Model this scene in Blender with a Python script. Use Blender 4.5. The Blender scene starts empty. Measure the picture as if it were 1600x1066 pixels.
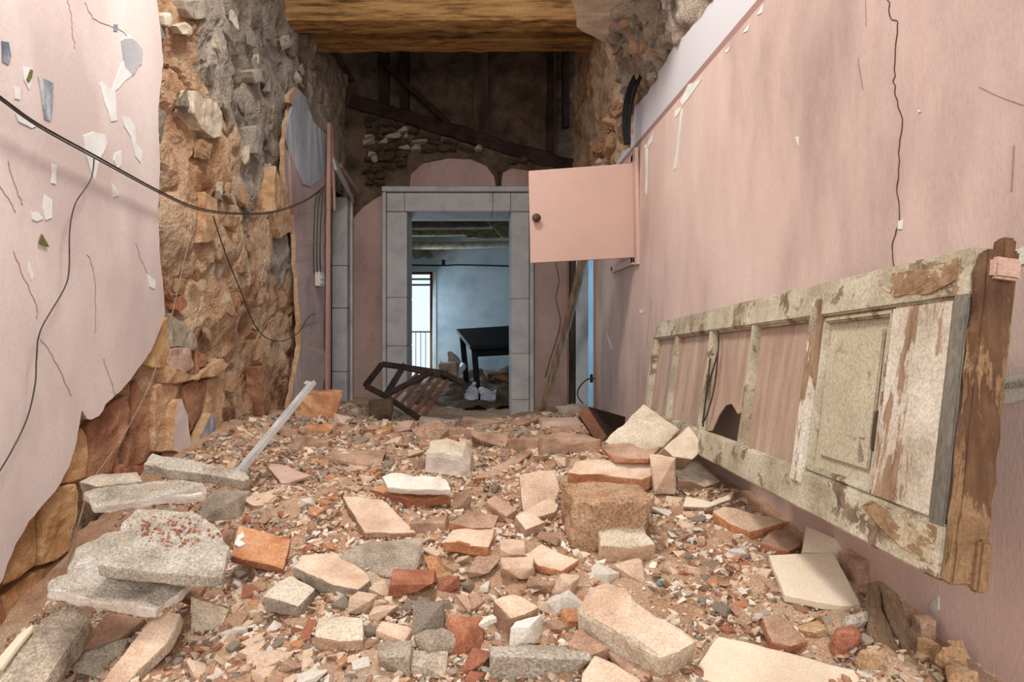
import bpy, bmesh, math, random
import numpy as np
from mathutils import Vector, Matrix, noise
random.seed(7); rng = np.random.default_rng(7)
scn = bpy.context.scene; col = scn.collection
PI = math.pi
# ---------------------------------------------------------------- camera, sky, daylight and fill lamps, exposure
CZ = 1.2; F = 1000.0; VX, VY = 755.0, 507.0          # camera height, focal length and vanishing point in a 1600x1066 frame
cam = bpy.data.cameras.new('camera'); camo = bpy.data.objects.new('camera', cam); col.objects.link(camo)
camo.location = (0, 0, CZ); camo.rotation_euler = (PI/2, 0, 0)
cam.sensor_width = 36; cam.lens = 36*F/1600; cam.shift_x = (800-VX)/1600; cam.shift_y = (VY-533)/1600; cam.clip_start = .02
scn.camera = camo
w = bpy.data.worlds.new('sky'); scn.world = w; w.use_nodes = True
bg = w.node_tree.nodes['Background']; bg.inputs[0].default_value = (.80, .89, 1, 1); bg.inputs[1].default_value = .95
def area(name, loc, target, sx, sy, power, color):
    l = bpy.data.lights.new(name, 'AREA'); l.shape = 'RECTANGLE'; l.size = sx; l.size_y = sy; l.energy = power; l.color = color
    o = bpy.data.objects.new(name, l); col.objects.link(o); o.location = loc
    o.rotation_euler = (Vector(target)-Vector(loc)).to_track_quat('-Z', 'Y').to_euler(); return o
area('roof_gap_daylight', (-.40, 1.85, CZ+2.4), (-.1, 2.0, CZ-.6), .45, .45, 55, (1, .93, .85))
area('rear_fill', (.0, -1.3, CZ+.9), (0, 3, CZ+.1), 1.5, 1.6, 46, (1, .93, .86))  # unseen soft fill added behind the camera to brighten the far corridor
area('window_daylight', (-1.35, 9.85, CZ+.1), (.2, 8, CZ-.3), 1.0, 1.5, 46, (.64, .84, 1))
area('side_room_daylight', (2.5, 6.1, CZ+.3), (1.2, 6.6, CZ), .6, 1.3, 30, (.42, .75, 1))
vs = scn.view_settings; vs.view_transform = 'Standard'; vs.look = 'None'; vs.gamma = 1; vs.use_curve_mapping = False; vs.exposure = .22

# ---------------------------------------------------------------- helpers
def lin(c):
    return tuple((x/255/12.92 if x <= 10 else ((x/255+.055)/1.055)**2.4) for x in c)+(1,)
def tag(o, label=None, cat=None, group=None, kind=None):
    for k, v in (('label', label), ('category', cat), ('group', group), ('kind', kind)):
        if v: o[k] = v
    return o
def empty(name, loc=(0, 0, 0)):
    o = bpy.data.objects.new(name, None); col.objects.link(o); o.location = loc; o.empty_display_size = .05; return o
def link(name, me, m=None, parent=None):
    o = bpy.data.objects.new(name, me); col.objects.link(o)
    if m is not None:
        for x in (m if isinstance(m, (list, tuple)) else [m]): me.materials.append(x)
    if parent:
        o.parent = parent
        if parent.type == 'EMPTY': o.matrix_parent_inverse = Matrix.Translation(-Vector(parent.location))
    return o
def from_bm(name, bm, m, parent=None, smooth=False):
    bmesh.ops.recalc_face_normals(bm, faces=bm.faces)
    me = bpy.data.meshes.new(name); bm.to_mesh(me); bm.free()
    if smooth: me.shade_smooth()
    return link(name, me, m, parent)
def P(px, py, d): return Vector(((px-VX)/F*d, d, CZ+(VY-py)/F*d))
def proj(p): return (VX+F*p[0]/p[1], VY-F*(p[2]-CZ)/p[1])
def ray(px, py): return Vector(((px-VX)/F, 1, (VY-py)/F))
XL, XR, YF = -1.27, .82, 6.25
def onX(px, py, x):                                   # point of the picture on a side wall plane
    d = x*F/(px-VX); return P(px, py, d)
def fbm(v, s, oct=4): return noise.fractal(v*s, 1.0, 2.0, oct)

# ---------------------------------------------------------------- materials
def nd(nt, t, **k):
    n = nt.nodes.new(t)
    for a, b in k.items(): setattr(n, a, b)
    return n
def mat(name, cols, scale=6, bump=.3, rough=.9, fine=60, stretch=(1, 1, 1), speck=.35, attr=False, detail=6, dist=.02):
    m = bpy.data.materials.new(name); m.use_nodes = True; nt = m.node_tree; L = nt.links
    b = nt.nodes['Principled BSDF']; b.inputs['Roughness'].default_value = rough; b.inputs['Specular IOR Level'].default_value = .25
    tc = nd(nt, 'ShaderNodeTexCoord'); mp = nd(nt, 'ShaderNodeMapping'); mp.inputs['Scale'].default_value = stretch
    L.new(tc.outputs['Object'], mp.inputs[0])
    n1 = nd(nt, 'ShaderNodeTexNoise'); n1.inputs['Scale'].default_value = scale; n1.inputs['Detail'].default_value = detail; n1.inputs['Roughness'].default_value = .62
    n2 = nd(nt, 'ShaderNodeTexNoise'); n2.inputs['Scale'].default_value = fine*2.7; n2.inputs['Detail'].default_value = 4; n2.inputs['Roughness'].default_value = .7
    L.new(mp.outputs[0], n1.inputs[0]); L.new(mp.outputs[0], n2.inputs[0])
    r = nd(nt, 'ShaderNodeValToRGB'); e = r.color_ramp.elements; k = len(cols)
    while len(e) < k: e.new(.5)
    for i, c in enumerate(cols): e[i].position = .33+.34*i/max(1, k-1); e[i].color = lin(c)
    L.new(n1.outputs[0], r.inputs[0]); cur = r.outputs[0]
    if attr:
        a = nd(nt, 'ShaderNodeVertexColor', layer_name='Col'); mx = nd(nt, 'ShaderNodeMix', data_type='RGBA', blend_type='MULTIPLY'); mx.inputs[0].default_value = 1
        L.new(cur, mx.inputs[6]); L.new(a.outputs[0], mx.inputs[7]); cur = mx.outputs[2]
    r2 = nd(nt, 'ShaderNodeValToRGB'); e = r2.color_ramp.elements; e[0].position = .34; e[0].color = (1-speck,)*3+(1,); e[1].position = .62; e[1].color = (1+speck*.35,)*3+(1,)
    L.new(n2.outputs[0], r2.inputs[0])
    mx = nd(nt, 'ShaderNodeMix', data_type='RGBA', blend_type='MULTIPLY'); mx.inputs[0].default_value = 1
    L.new(cur, mx.inputs[6]); L.new(r2.outputs[0], mx.inputs[7]); L.new(mx.outputs[2], b.inputs['Base Color'])
    if bump:
        ad = nd(nt, 'ShaderNodeMath', operation='MULTIPLY_ADD'); ad.inputs[1].default_value = .6
        L.new(n2.outputs[0], ad.inputs[0]); L.new(n1.outputs[0], ad.inputs[2])
        bp = nd(nt, 'ShaderNodeBump'); bp.inputs['Strength'].default_value = bump; bp.inputs['Distance'].default_value = dist
        L.new(ad.outputs[0], bp.inputs['Height']); L.new(bp.outputs[0], b.inputs['Normal'])
    m['out'] = 1
    return m
M = {}
M['pink'] = mat('pink_paint', [(196, 178, 172), (216, 200, 194), (226, 212, 206)], 1.8, .2, .75, 60, (1, 1, .5), .07, dist=.01)
M['pinkright'] = mat('pink_paint_right', [(158, 136, 128), (200, 176, 166), (216, 194, 184)], 1.5, .2, .75, 60, (1, 1, .4), .07, dist=.01)
M['pink_dull'] = mat('pink_paint_dull', [(160, 132, 124), (182, 154, 144), (194, 166, 156)], 2.5, .3, .85, 60, (1, 1, .5), .15)
M['panel_pink'] = mat('panel_pink', [(184, 152, 140), (192, 160, 148)], 3, .05, .6, 80, (1, 1, 1), .06)
M['white'] = mat('flaked_white', [(208, 208, 204), (232, 232, 228)], 8, .2, .8, 90, (1, 1, 1), .1)
M['bluegrey'] = mat('old_blue_paint', [(84, 92, 108), (128, 134, 146), (196, 196, 198)], 14, .3, .8, 90, (1, 1, .4), .2)
M['palegreen'] = mat('old_green_paint', [(176, 182, 166), (206, 208, 192), (222, 214, 200)], 10, .2, .8, 90, (1, 1, 1), .15)
M['whitewash'] = mat('grey_whitewash', [(150, 150, 154), (176, 176, 180), (190, 188, 190)], 3, .25, .85, 70, (1, 1, .6), .12)
M['grime'] = mat('dark_crack', [(62, 40, 32), (96, 66, 52)], 20, 0, .95)
M['crackline'] = mat('hairline_crack', [(150, 118, 108), (176, 146, 136)], 20, 0, .95)
M['masonry'] = mat('earth_masonry', [(150, 104, 74), (200, 158, 122), (222, 188, 154), (184, 168, 148)], 3.2, .8, .95, 60, (1, 1, .75), .5, detail=9, dist=.03)
M['greymason'] = mat('grey_masonry', [(142, 122, 104), (186, 170, 152), (208, 194, 178)], 5, .9, .95, 55, (1, 1, .7), .5, detail=9, dist=.03)
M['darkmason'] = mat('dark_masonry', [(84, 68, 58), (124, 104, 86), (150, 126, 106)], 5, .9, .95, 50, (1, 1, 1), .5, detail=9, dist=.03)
M['mortar'] = mat('mortar', [(196, 146, 104), (220, 176, 134), (230, 196, 160)], 12, .8, .95, 70, (1, 1, 1), .5)
M['ochre'] = mat('ochre_block', [(178, 130, 86), (208, 164, 116), (220, 182, 136)], 7, .5, .95, 80, (1, 1, 1), .4)
M['brownblock'] = mat('brown_block', [(136, 92, 68), (172, 124, 94), (198, 150, 118)], 7, .6, .95, 70, (1, 1, 1), .4)
M['soil'] = mat('rubble_dust', [(186, 140, 108), (218, 176, 142), (234, 204, 174)], 5, .9, .98, 90, (1, 1, 1), .45, detail=9)
M['gravel'] = mat('gravel_mix', [(235, 235, 235), (255, 255, 255)], 30, .4, .95, 150, (1, 1, 1), .3, attr=True)
M['cream'] = mat('cream_stone', [(198, 178, 152), (220, 204, 180), (232, 220, 198)], 9, .6, .95, 80, (1, 1, 1), .4)
M['tan'] = mat('tan_tile', [(192, 160, 134), (216, 188, 162), (228, 206, 184)], 8, .4, .92, 90, (1, 1, 1), .3)
M['tile'] = mat('smooth_tile', [(204, 184, 160), (220, 202, 178), (226, 212, 190)], 5, .12, .85, 120, (1, 1, 1), .2)
M['orange'] = mat('orange_brick', [(172, 112, 76), (204, 146, 104), (224, 178, 138)], 10, .5, .95, 80, (1, 1, 1), .4)
M['red'] = mat('red_brick', [(142, 86, 64), (174, 114, 86), (196, 140, 112)], 12, .5, .95, 80, (1, 1, 1), .4)
M['brown'] = mat('brown_tile', [(144, 112, 92), (180, 146, 122), (202, 170, 146)], 9, .45, .95, 80, (1, 1, 1), .35)
M['rose'] = mat('rose_plaster', [(180, 146, 130), (204, 174, 158)], 9, .3, .95, 80, (1, 1, 1), .25)
M['grey'] = mat('grey_mortar', [(164, 148, 130), (196, 180, 160), (216, 202, 182)], 14, .8, .95, 90, (1, 1, 1), .5)
M['slab'] = mat('grey_plaster_slab', [(176, 162, 144), (214, 202, 184), (234, 226, 212)], 11, .9, .95, 65, (1, 1, 1), .5)
M['chalk'] = mat('chalk_plaster', [(204, 192, 176), (228, 218, 204), (236, 230, 220)], 10, .5, .95, 80, (1, 1, 1), .25)
M['earth'] = mat('earth_lump', [(190, 144, 108), (220, 178, 140), (232, 198, 164)], 12, 1.0, .98, 70, (1, 1, 1), .55)
M['yellow'] = mat('yellow_stone', [(192, 150, 110), (218, 182, 142), (230, 202, 166)], 14, .7, .95, 80, (1, 1, 1), .4)
M['beam'] = mat('beam_wood', [(104, 72, 40), (190, 142, 86), (214, 170, 110)], 4, .6, .8, 30, (.6, 6, 8), .35)
M['darkwood'] = mat('dark_wood', [(36, 24, 20), (58, 40, 34), (74, 54, 46)], 6, .4, .7, 60, (1, 1, 1), .3)
M['slatwood'] = mat('slat_wood', [(92, 58, 42), (126, 84, 62)], 6, .3, .8, 60, (1, 1, 1), .25)
M['studwood'] = mat('stud_wood', [(52, 40, 34), (84, 66, 56), (120, 98, 84)], 5, .4, .85, 60, (1, 1, .2), .3)
M['oldplank'] = mat('old_plank', [(122, 98, 76), (170, 142, 114), (198, 172, 142)], 7, .9, .9, 60, (4, .7, 1), .5)
M['log'] = mat('grey_log', [(156, 142, 124), (192, 176, 156), (214, 200, 178)], 12, .5, .95, 70, (1, 1, 1), .5)
M['jamb'] = mat('grey_jamb_stone', [(178, 176, 176), (198, 196, 196), (208, 204, 202)], 5, .3, .85, 80, (1, 1, 1), .2)
M['bluewall'] = mat('blue_white_wall', [(176, 190, 198), (200, 210, 216), (212, 220, 224)], 2.2, .2, .85, 40, (1, 1, 1), .15)
M['casing'] = mat('casing_wood', [(170, 128, 108), (196, 156, 136)], 6, .2, .8, 60, (1, 1, .2), .2)
M['black'] = mat('black_lacquer', [(14, 14, 16), (22, 22, 25)], 5, .05, .75)
M['cable'] = mat('cable_rubber', [(52, 46, 42), (80, 72, 64)], 30, .1, .6)
M['wire'] = mat('thin_wire', [(120, 100, 84), (150, 128, 108)], 30, .1, .6)
M['bag'] = mat('white_bag', [(190, 196, 204), (226, 230, 234)], 6, .2, .5)
M['plastic'] = mat('ivory_plastic', [(196, 186, 172), (214, 204, 190)], 8, .05, .5)
M['teal'] = mat('teal_chip', [(120, 168, 166), (146, 186, 180)], 20, .05, .5)
M['leaf'] = mat('dry_green_leaf', [(84, 84, 46), (120, 116, 70)], 20, .2, .8)
M['steel'] = mat('steel_rail', [(176, 174, 170), (206, 204, 200)], 8, .1, .4, 60, (1, 1, 1), .12)
M['steel'].node_tree.nodes['Principled BSDF'].inputs['Metallic'].default_value = .3
M['roof'] = mat('dark_boards', [(60, 44, 32), (96, 72, 50)], 5, .5, .9)
M['reed'] = mat('reed_ceiling', [(104, 86, 58), (168, 148, 110), (206, 190, 160)], 16, .9, .95, 60, (1, 4, 4), .5)
M['railing'] = mat('railing_iron', [(120, 130, 140), (150, 160, 168)], 8, .05, .5)

def paint_mat(name, paints, woods, thr, scale=7, stretch=(1, 1, 1)):    # chipped paint over weathered wood
    m = mat(name, paints, 7, .25, .75, 60, (1, 1, 1), .3); nt = m.node_tree; L = nt.links; b = nt.nodes['Principled BSDF']
    src = b.inputs['Base Color'].links[0].from_socket
    tc = nd(nt, 'ShaderNodeTexCoord'); mp = nd(nt, 'ShaderNodeMapping'); mp.inputs['Scale'].default_value = stretch; L.new(tc.outputs['Object'], mp.inputs[0])
    n = nd(nt, 'ShaderNodeTexNoise'); n.inputs['Scale'].default_value = scale; n.inputs['Detail'].default_value = 9; n.inputs['Roughness'].default_value = .7
    L.new(mp.outputs[0], n.inputs[0])
    r = nd(nt, 'ShaderNodeValToRGB'); e = r.color_ramp.elements; e[0].position = thr; e[0].color = (0, 0, 0, 1); e[1].position = thr+.03; e[1].color = (1, 1, 1, 1); L.new(n.outputs[0], r.inputs[0])
    n2 = nd(nt, 'ShaderNodeTexNoise'); n2.inputs['Scale'].default_value = scale*4; n2.inputs['Detail'].default_value = 6; L.new(mp.outputs[0], n2.inputs[0])
    r2 = nd(nt, 'ShaderNodeValToRGB'); e = r2.color_ramp.elements; e[0].position = .35; e[0].color = lin(woods[0]); e[1].position = .65; e[1].color = lin(woods[1]); L.new(n2.outputs[0], r2.inputs[0])
    mx = nd(nt, 'ShaderNodeMix', data_type='RGBA'); L.new(r.outputs[0], mx.inputs[0]); L.new(src, mx.inputs[6]); L.new(r2.outputs[0], mx.inputs[7])
    L.new(mx.outputs[2], b.inputs['Base Color']); return m
M['doorpaint'] = paint_mat('chipped_olive_paint', [(150, 140, 118), (182, 172, 148), (204, 196, 176)], [(84, 72, 60), (146, 124, 98)], .55, 13)
M['doorworn'] = paint_mat('worn_white_paint', [(176, 164, 144), (206, 196, 178), (222, 214, 200)], [(118, 92, 70), (160, 132, 106)], .51, 16, (1, 1, .22))
M['doorbare'] = paint_mat('bare_brown_wood', [(122, 94, 66), (158, 128, 94)], [(74, 52, 38), (110, 82, 58)], .5, 14, (1, 1, .2))
M['doorscuff'] = paint_mat('scuffed_brown_wood', [(176, 160, 132), (196, 184, 160)], [(118, 92, 66), (156, 128, 96)], .46, 22, (1, .6, 1))
M['groove'] = mat('grey_groove_paint', [(108, 104, 94), (136, 130, 116)], 9, .3, .85, 60, (1, 1, .3), .3)
M['doorpanel'] = paint_mat('flaking_panel_paint', [(182, 172, 148), (198, 188, 164)], [(92, 84, 70), (150, 138, 112)], .58, 8)
def glass_mat():
    m = mat('dusty_glass', [(164, 138, 120), (188, 162, 142), (202, 178, 158)], 6, .05, .7, 60, (1, 3, .5), .2); nt = m.node_tree; L = nt.links
    out = nt.nodes['Material Output']; b = nt.nodes['Principled BSDF']; t = nd(nt, 'ShaderNodeBsdfTransparent'); t.inputs[0].default_value = (.92, .88, .84, 1)
    n = nd(nt, 'ShaderNodeTexNoise'); n.inputs['Scale'].default_value = 5; tc = nd(nt, 'ShaderNodeTexCoord'); mp = nd(nt, 'ShaderNodeMapping'); mp.inputs['Scale'].default_value = (1, 3, .4)
    L.new(tc.outputs['Object'], mp.inputs[0]); L.new(mp.outputs[0], n.inputs[0])
    r = nd(nt, 'ShaderNodeMapRange'); r.inputs[1].default_value = .35; r.inputs[2].default_value = .65; r.inputs[3].default_value = .78; r.inputs[4].default_value = .97; L.new(n.outputs[0], r.inputs[0])
    mx = nd(nt, 'ShaderNodeMixShader'); L.new(r.outputs[0], mx.inputs[0]); L.new(t.outputs[0], mx.inputs[1]); L.new(b.outputs[0], mx.inputs[2]); L.new(mx.outputs[0], out.inputs[0]); return m
M['glass'] = glass_mat()
def band_mat():                                        # right wall: pink dado with a grey-white band of paint above 2.17 m
    m = M['pinkright'].copy(); m.name = 'pink_dado_white_band'; nt = m.node_tree; L = nt.links; b = nt.nodes['Principled BSDF']; src = b.inputs['Base Color'].links[0].from_socket
    tc = nd(nt, 'ShaderNodeTexCoord'); sp = nd(nt, 'ShaderNodeSeparateXYZ'); L.new(tc.outputs['Object'], sp.inputs[0])
    g = nd(nt, 'ShaderNodeMath', operation='GREATER_THAN'); g.inputs[1].default_value = CZ+.972; L.new(sp.outputs[2], g.inputs[0])
    mx = nd(nt, 'ShaderNodeMix', data_type='RGBA'); mx.inputs[7].default_value = lin((196, 194, 198)); L.new(g.outputs[0], mx.inputs[0]); L.new(src, mx.inputs[6])
    g2 = nd(nt, 'ShaderNodeMath', operation='COMPARE'); g2.inputs[1].default_value = CZ+.958; g2.inputs[2].default_value = .013; L.new(sp.outputs[2], g2.inputs[0])
    mx2 = nd(nt, 'ShaderNodeMix', data_type='RGBA'); mx2.inputs[7].default_value = lin((150, 118, 112)); L.new(g2.outputs[0], mx2.inputs[0]); L.new(mx.outputs[2], mx2.inputs[6])
    L.new(mx2.outputs[2], b.inputs['Base Color']); return m
M['pinkband'] = band_mat()

# ---------------------------------------------------------------- shape builders
def refine(bm, L, it=4):
    bmesh.ops.triangulate(bm, faces=bm.faces)
    for _ in range(it):
        es = [e for e in bm.edges if e.calc_length() > L]
        if not es: break
        bmesh.ops.subdivide_edges(bm, edges=es, cuts=1)
        bmesh.ops.triangulate(bm, faces=[f for f in bm.faces if len(f.verts) > 3])
def displace(bm, amp, s, seed=0.):
    bm.normal_update(); o = Vector((seed*3.1, seed*1.7, seed))
    mv = [(v, v.normal*(fbm(v.co+o, s)*amp)) for v in bm.verts]
    for v, d in mv: v.co += d
def jagged(pts, step, amp, seed=0., closed=True):      # split an outline into short ragged steps
    out = []; n = len(pts)
    for i in range(n if closed else n-1):
        a, b = Vector(pts[i]), Vector(pts[(i+1) % n]); k = max(1, int((b-a).length/step))
        for j in range(k):
            p = a.lerp(b, j/k)
            if j or amp == 0: p = p+noise.noise_vector(p*9/ max(step*10, .2)+Vector((seed, 0, 0)))*amp
            out.append(p)
    if not closed: out.append(Vector(pts[-1]))
    return out
def prism(name, pts, ext, mats, parent=None, bevel=.004, L=.03, amp=.003, s=18, seed=0., smooth=False):
    """solid plate: outline pts (top face), extruded by ext; second material on sides and back"""
    bm = bmesh.new(); vs_ = [bm.verts.new(p) for p in pts]; f = bm.faces.new(vs_); f.normal_update()
    n = f.normal.copy(); ext = Vector(ext)
    if n.dot(ext) > 0: n = -n
    r = bmesh.ops.extrude_face_region(bm, geom=[f])
    bmesh.ops.translate(bm, verts=[g for g in r['geom'] if isinstance(g, bmesh.types.BMVert)], vec=ext)
    bmesh.ops.recalc_face_normals(bm, faces=bm.faces)
    if bevel: bmesh.ops.bevel(bm, geom=[e for e in bm.edges], offset=bevel, segments=2, affect='EDGES', profile=.6, clamp_overlap=True)
    bm.normal_update()
    if isinstance(mats, (list, tuple)) and len(mats) > 1:
        for f in bm.faces: f.material_index = 0 if f.normal.dot(n) > .75 else 1
    if L: refine(bm, L)
    if amp: displace(bm, amp, s, seed)
    return from_bm(name, bm, mats, parent, smooth)
def bar(name, a, b, wd, th, m, parent=None, up=(0, 0, 1), bevel=.003, amp=0, L=0, seed=0, taper=1):
    a, b = Vector(a), Vector(b); d = (b-a).normalized(); u = Vector(up); s = d.cross(u)
    if s.length < 1e-3: s = d.cross(Vector((1, 0, 0)))
    s.normalize(); u = s.cross(d).normalized(); bm = bmesh.new()
    q = [(-1, -1), (1, -1), (1, 1), (-1, 1)]
    A = [bm.verts.new(a+s*(x*wd/2)+u*(y*th/2)) for x, y in q]; B = [bm.verts.new(b+s*(x*wd/2*taper)+u*(y*th/2*taper)) for x, y in q]
    bm.faces.new(A[::-1]); bm.faces.new(B)
    for i in range(4): bm.faces.new([A[i], A[(i+1) % 4], B[(i+1) % 4], B[i]])
    if bevel: bmesh.ops.bevel(bm, geom=list(bm.edges), offset=bevel, segments=1, affect='EDGES', clamp_overlap=True)
    if L: refine(bm, L, 6)
    if amp: displace(bm, amp, 9, seed)
    return from_bm(name, bm, m, parent)
def box(name, x0, x1, y0, y1, z0, z1, m, parent=None, bevel=.004, L=0, amp=0, seed=0):
    bm = bmesh.new(); bmesh.ops.create_cube(bm, size=1)
    for v in bm.verts: v.co = Vector(((x0+x1)/2+v.co.x*(x1-x0), (y0+y1)/2+v.co.y*(y1-y0), (z0+z1)/2+v.co.z*(z1-z0)))
    if bevel: bmesh.ops.bevel(bm, geom=list(bm.edges), offset=bevel, segments=1, affect='EDGES', clamp_overlap=True)
    if L: refine(bm, L, 6)
    if amp: displace(bm, amp, 8, seed)
    return from_bm(name, bm, m, parent)
def smooth_pts(pts, n=6):
    out = []
    for i in range(len(pts)-1):
        p0 = pts[max(i-1, 0)]; p1 = pts[i]; p2 = pts[i+1]; p3 = pts[min(i+2, len(pts)-1)]
        for j in range(n):
            t = j/n; out.append(.5*((2*p1)+(p2-p0)*t+(2*p0-5*p1+4*p2-p3)*t*t+(3*p1-p0-3*p2+p3)*t**3))
    out.append(pts[-1]); return out
def tube(name, pts, r, m, parent=None, k=6, n=6, taper=1):
    pts = smooth_pts([Vector(p) for p in pts], n); bm = bmesh.new(); rings = []; up = Vector((.3, .2, 1))
    for i, p in enumerate(pts):
        d = (pts[min(i+1, len(pts)-1)]-pts[max(i-1, 0)]).normalized(); s = d.cross(up)
        if s.length < 1e-4: s = d.cross(Vector((1, 0, 0)))
        s.normalize(); u = s.cross(d); rr = r*(1+(taper-1)*i/(len(pts)-1))
        rings.append([bm.verts.new(p+(s*math.cos(a)+u*math.sin(a))*rr) for a in [2*PI*q/k for q in range(k)]])
    for A, B in zip(rings, rings[1:]):
        for q in range(k): bm.faces.new([A[q], A[(q+1) % k], B[(q+1) % k], B[q]])
    bm.faces.new(rings[0][::-1]); bm.faces.new(rings[-1])
    return from_bm(name, bm, m, parent, True)
def hull(size, seed, boxy=.55, npts=16, L=0, amp=.0, bevel=.06):
    """a broken stone: convex hull of jittered points, chamfered, roughened"""
    R = random.Random(seed); bm = bmesh.new()
    for i in range(npts):
        if R.random() < boxy: p = Vector((R.choice((-1, 1))*R.uniform(.75, 1), R.choice((-1, 1))*R.uniform(.75, 1), R.choice((-1, 1))*R.uniform(.7, 1)))
        else:
            p = Vector((R.gauss(0, 1), R.gauss(0, 1), R.gauss(0, 1))).normalized()
        bm.verts.new(p*.5)
    h = bmesh.ops.convex_hull(bm, input=bm.verts); bad = [g for g in h['geom_interior'] if isinstance(g, bmesh.types.BMVert)]
    if bad: bmesh.ops.delete(bm, geom=bad, context='VERTS')
    lo = [min(v.co[i] for v in bm.verts) for i in range(3)]; hi = [max(v.co[i] for v in bm.verts) for i in range(3)]
    for v in bm.verts:
        for i in range(3): v.co[i] = ((v.co[i]-lo[i])/(hi[i]-lo[i])-.5)*size[i]
    if bevel: bmesh.ops.bevel(bm, geom=list(bm.edges), offset=bevel*min(size), segments=1, affect='EDGES', clamp_overlap=True)
    if L: refine(bm, L, 3); displace(bm, amp, 2.2/max(size), seed % 97)
    return bm
def sheet(name, fu, nu, nv, m, parent=None, skip=None, smooth=True):
    """relief surface from fu(u, v) -> Vector"""
    V = [fu(i/(nu-1), j/(nv-1)) for j in range(nv) for i in range(nu)]; Fc = []
    for j in range(nv-1):
        for i in range(nu-1):
            a = j*nu+i
            if skip and skip((V[a]+V[a+nu+1])/2): continue
            Fc.append((a, a+1, a+nu+1, a+nu))
    me = bpy.data.meshes.new(name); me.from_pydata([tuple(v) for v in V], [], Fc)
    if smooth: me.shade_smooth()
    return link(name, me, m, parent)

# ---------------------------------------------------------------- the heap's ground surface
CTRL = [(0, .6, -.62), (0, 1.05, -.60), (0, 1.5, -.60), (0, 2, -.585), (0, 3, -.575), (0, 4, -.60), (0, 4.6, -.73), (0, 5.3, -.86), (0, 6.25, -.92), (0, 7, -.9),
        (-1.25, .8, -.95), (-1.25, 1.3, -.92), (-1.25, 1.68, -.93), (-1.05, 1.45, -.86), (-1.25, 1.85, -.74), (-1.25, 2.0, -.62), (-1.25, 2.5, -.50), (-1.25, 3.2, -.50), (-1.2, 4.2, -.56), (-1.2, 5.0, -.66), (-1.2, 6.2, -.74),
        (-.75, 1.0, -.66), (-.75, 1.6, -.60), (-.75, 2.4, -.55), (-.7, 3.4, -.55), (-.7, 4.6, -.75), (-.6, 5.6, -.9), (-.4, 6.3, -.86),
        (.8, .9, -.60), (.8, 1.15, -.54), (.78, 1.4, -.52), (.8, 2, -.54), (.8, 3.2, -.57), (.8, 4.4, -.60), (.8, 6.2, -.82), (.4, 1.1, -.60), (.45, 1.75, -.58), (.6, 2.15, -.47), (.45, 3, -.54), (.4, 4.2, -.59), (.4, 5.2, -.84)]
CA = np.array(CTRL)
def gz0(x, y):
    w_ = np.exp(-(((CA[:, 0]-x)/.33)**2+((CA[:, 1]-y)/(.22+.12*y))**2))+1e-9
    return CZ+float((w_*CA[:, 2]).sum()/w_.sum())
def gz(x, y):
    v = Vector((x, y, 0))
    return gz0(x, y)+.035*noise.noise(v*3.1)+.018*noise.noise(v*8)
_cache = {}
def ground_hit(px, py):
    r = ray(px, py); d = .7; lim = 6.2; prev = d
    while d < lim:
        x = r.x*d; z = CZ+r.z*d
        if z <= gz(max(XL, min(XR, x)), d):
            a, b = prev, d
            for _ in range(10):
                m_ = (a+b)/2
                if CZ+r.z*m_ <= gz(max(XL, min(XR, r.x*m_)), m_): b = m_
                else: a = m_
            return b
        prev = d; d += .03
    return lim

# ================================================================ THE SETTING
def struct(o, label, cat='structure'): return tag(o, label, cat, None, 'structure')
def quads(name, faces, m, parent=None):
    V = []; Fc = []
    for f in faces: Fc.append(tuple(range(len(V), len(V)+len(f)))); V += [tuple(p) for p in f]
    me = bpy.data.meshes.new(name); me.from_pydata(V, [], Fc); return link(name, me, m, parent)
struct(box('floor', -3.3, 3.1, -1.6, 10.4, -.12, 0, M['brownblock'], None, 0), 'buried floor under the rubble running into the room behind', 'floor')

# ---- left wall: earth masonry core with what is left of its pink plaster
def left_relief(u, v):
    y = 1.15+u*5.2; z = v*4.05; p = Vector((0, y, z)); q = Vector((0, y*1.25, z*.7))
    r = .04*fbm(p, 1.5, 3)+.028*noise.noise(p*4.5)+.016*fbm(p, 11, 4)-.045*max(0, abs(1-abs(noise.noise(q*3.3+p*0+noise.noise_vector(p*5)*.3)))-.93)/.07*.5-.012*max(0, noise.noise(p*22)-.15)
    vd, vp = noise.voronoi(Vector((0, y*4.2+.7*noise.noise(p*2.3), z*5+.7*noise.noise(p*2.9+Vector((5, 5, 5))))))
    r += .02*min(.5, vd[1]-vd[0])-.012
    r += .05*max(0, 1-abs(y-3.2)/.9)*max(0, 1-abs(z-CZ-.6)/1.6)
    if y < 2.35: r = min(r, .02)
    return Vector((XL-.075+r*1.15, y, z))
def in_left_door(p): return 5.25 < p.y < 6.08 and p.z < CZ+1.22
wl = sheet('wall_left', left_relief, 400, 290, [M['masonry'], M['greymason']], None, in_left_door, False)
for f in wl.data.polygons:
    c = f.center; k = (c.y-3.0)*.55+(c.z-CZ-.75)*.9+.5*fbm(c, 2.2, 4)
    if k > .42: f.material_index = 1
struct(wl, 'crumbling earth and stone wall with torn pink plaster on the left', 'wall')
edge1 = [(245, -4), (250, 40), (255, 95), (252, 130), (247, 170), (250, 260), (247, 330), (250, 400), (256, 458), (258, 490), (250, 515), (235, 550), (212, 582), (190, 610), (165, 632),
         (155, 650), (143, 656), (137, 655), (128, 641), (120, 690), (108, 730), (95, 755), (80, 775), (62, 795), (45, 815), (25, 850), (12, 880), (5, 905), (-10, 930), (-60, 990), (-200, 1120)]
e1 = [Vector((XL, p.y, p.z)) for p in jagged([onX(x, y, XL) for x, y in edge1], .02, .006, 1, False)]
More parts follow.
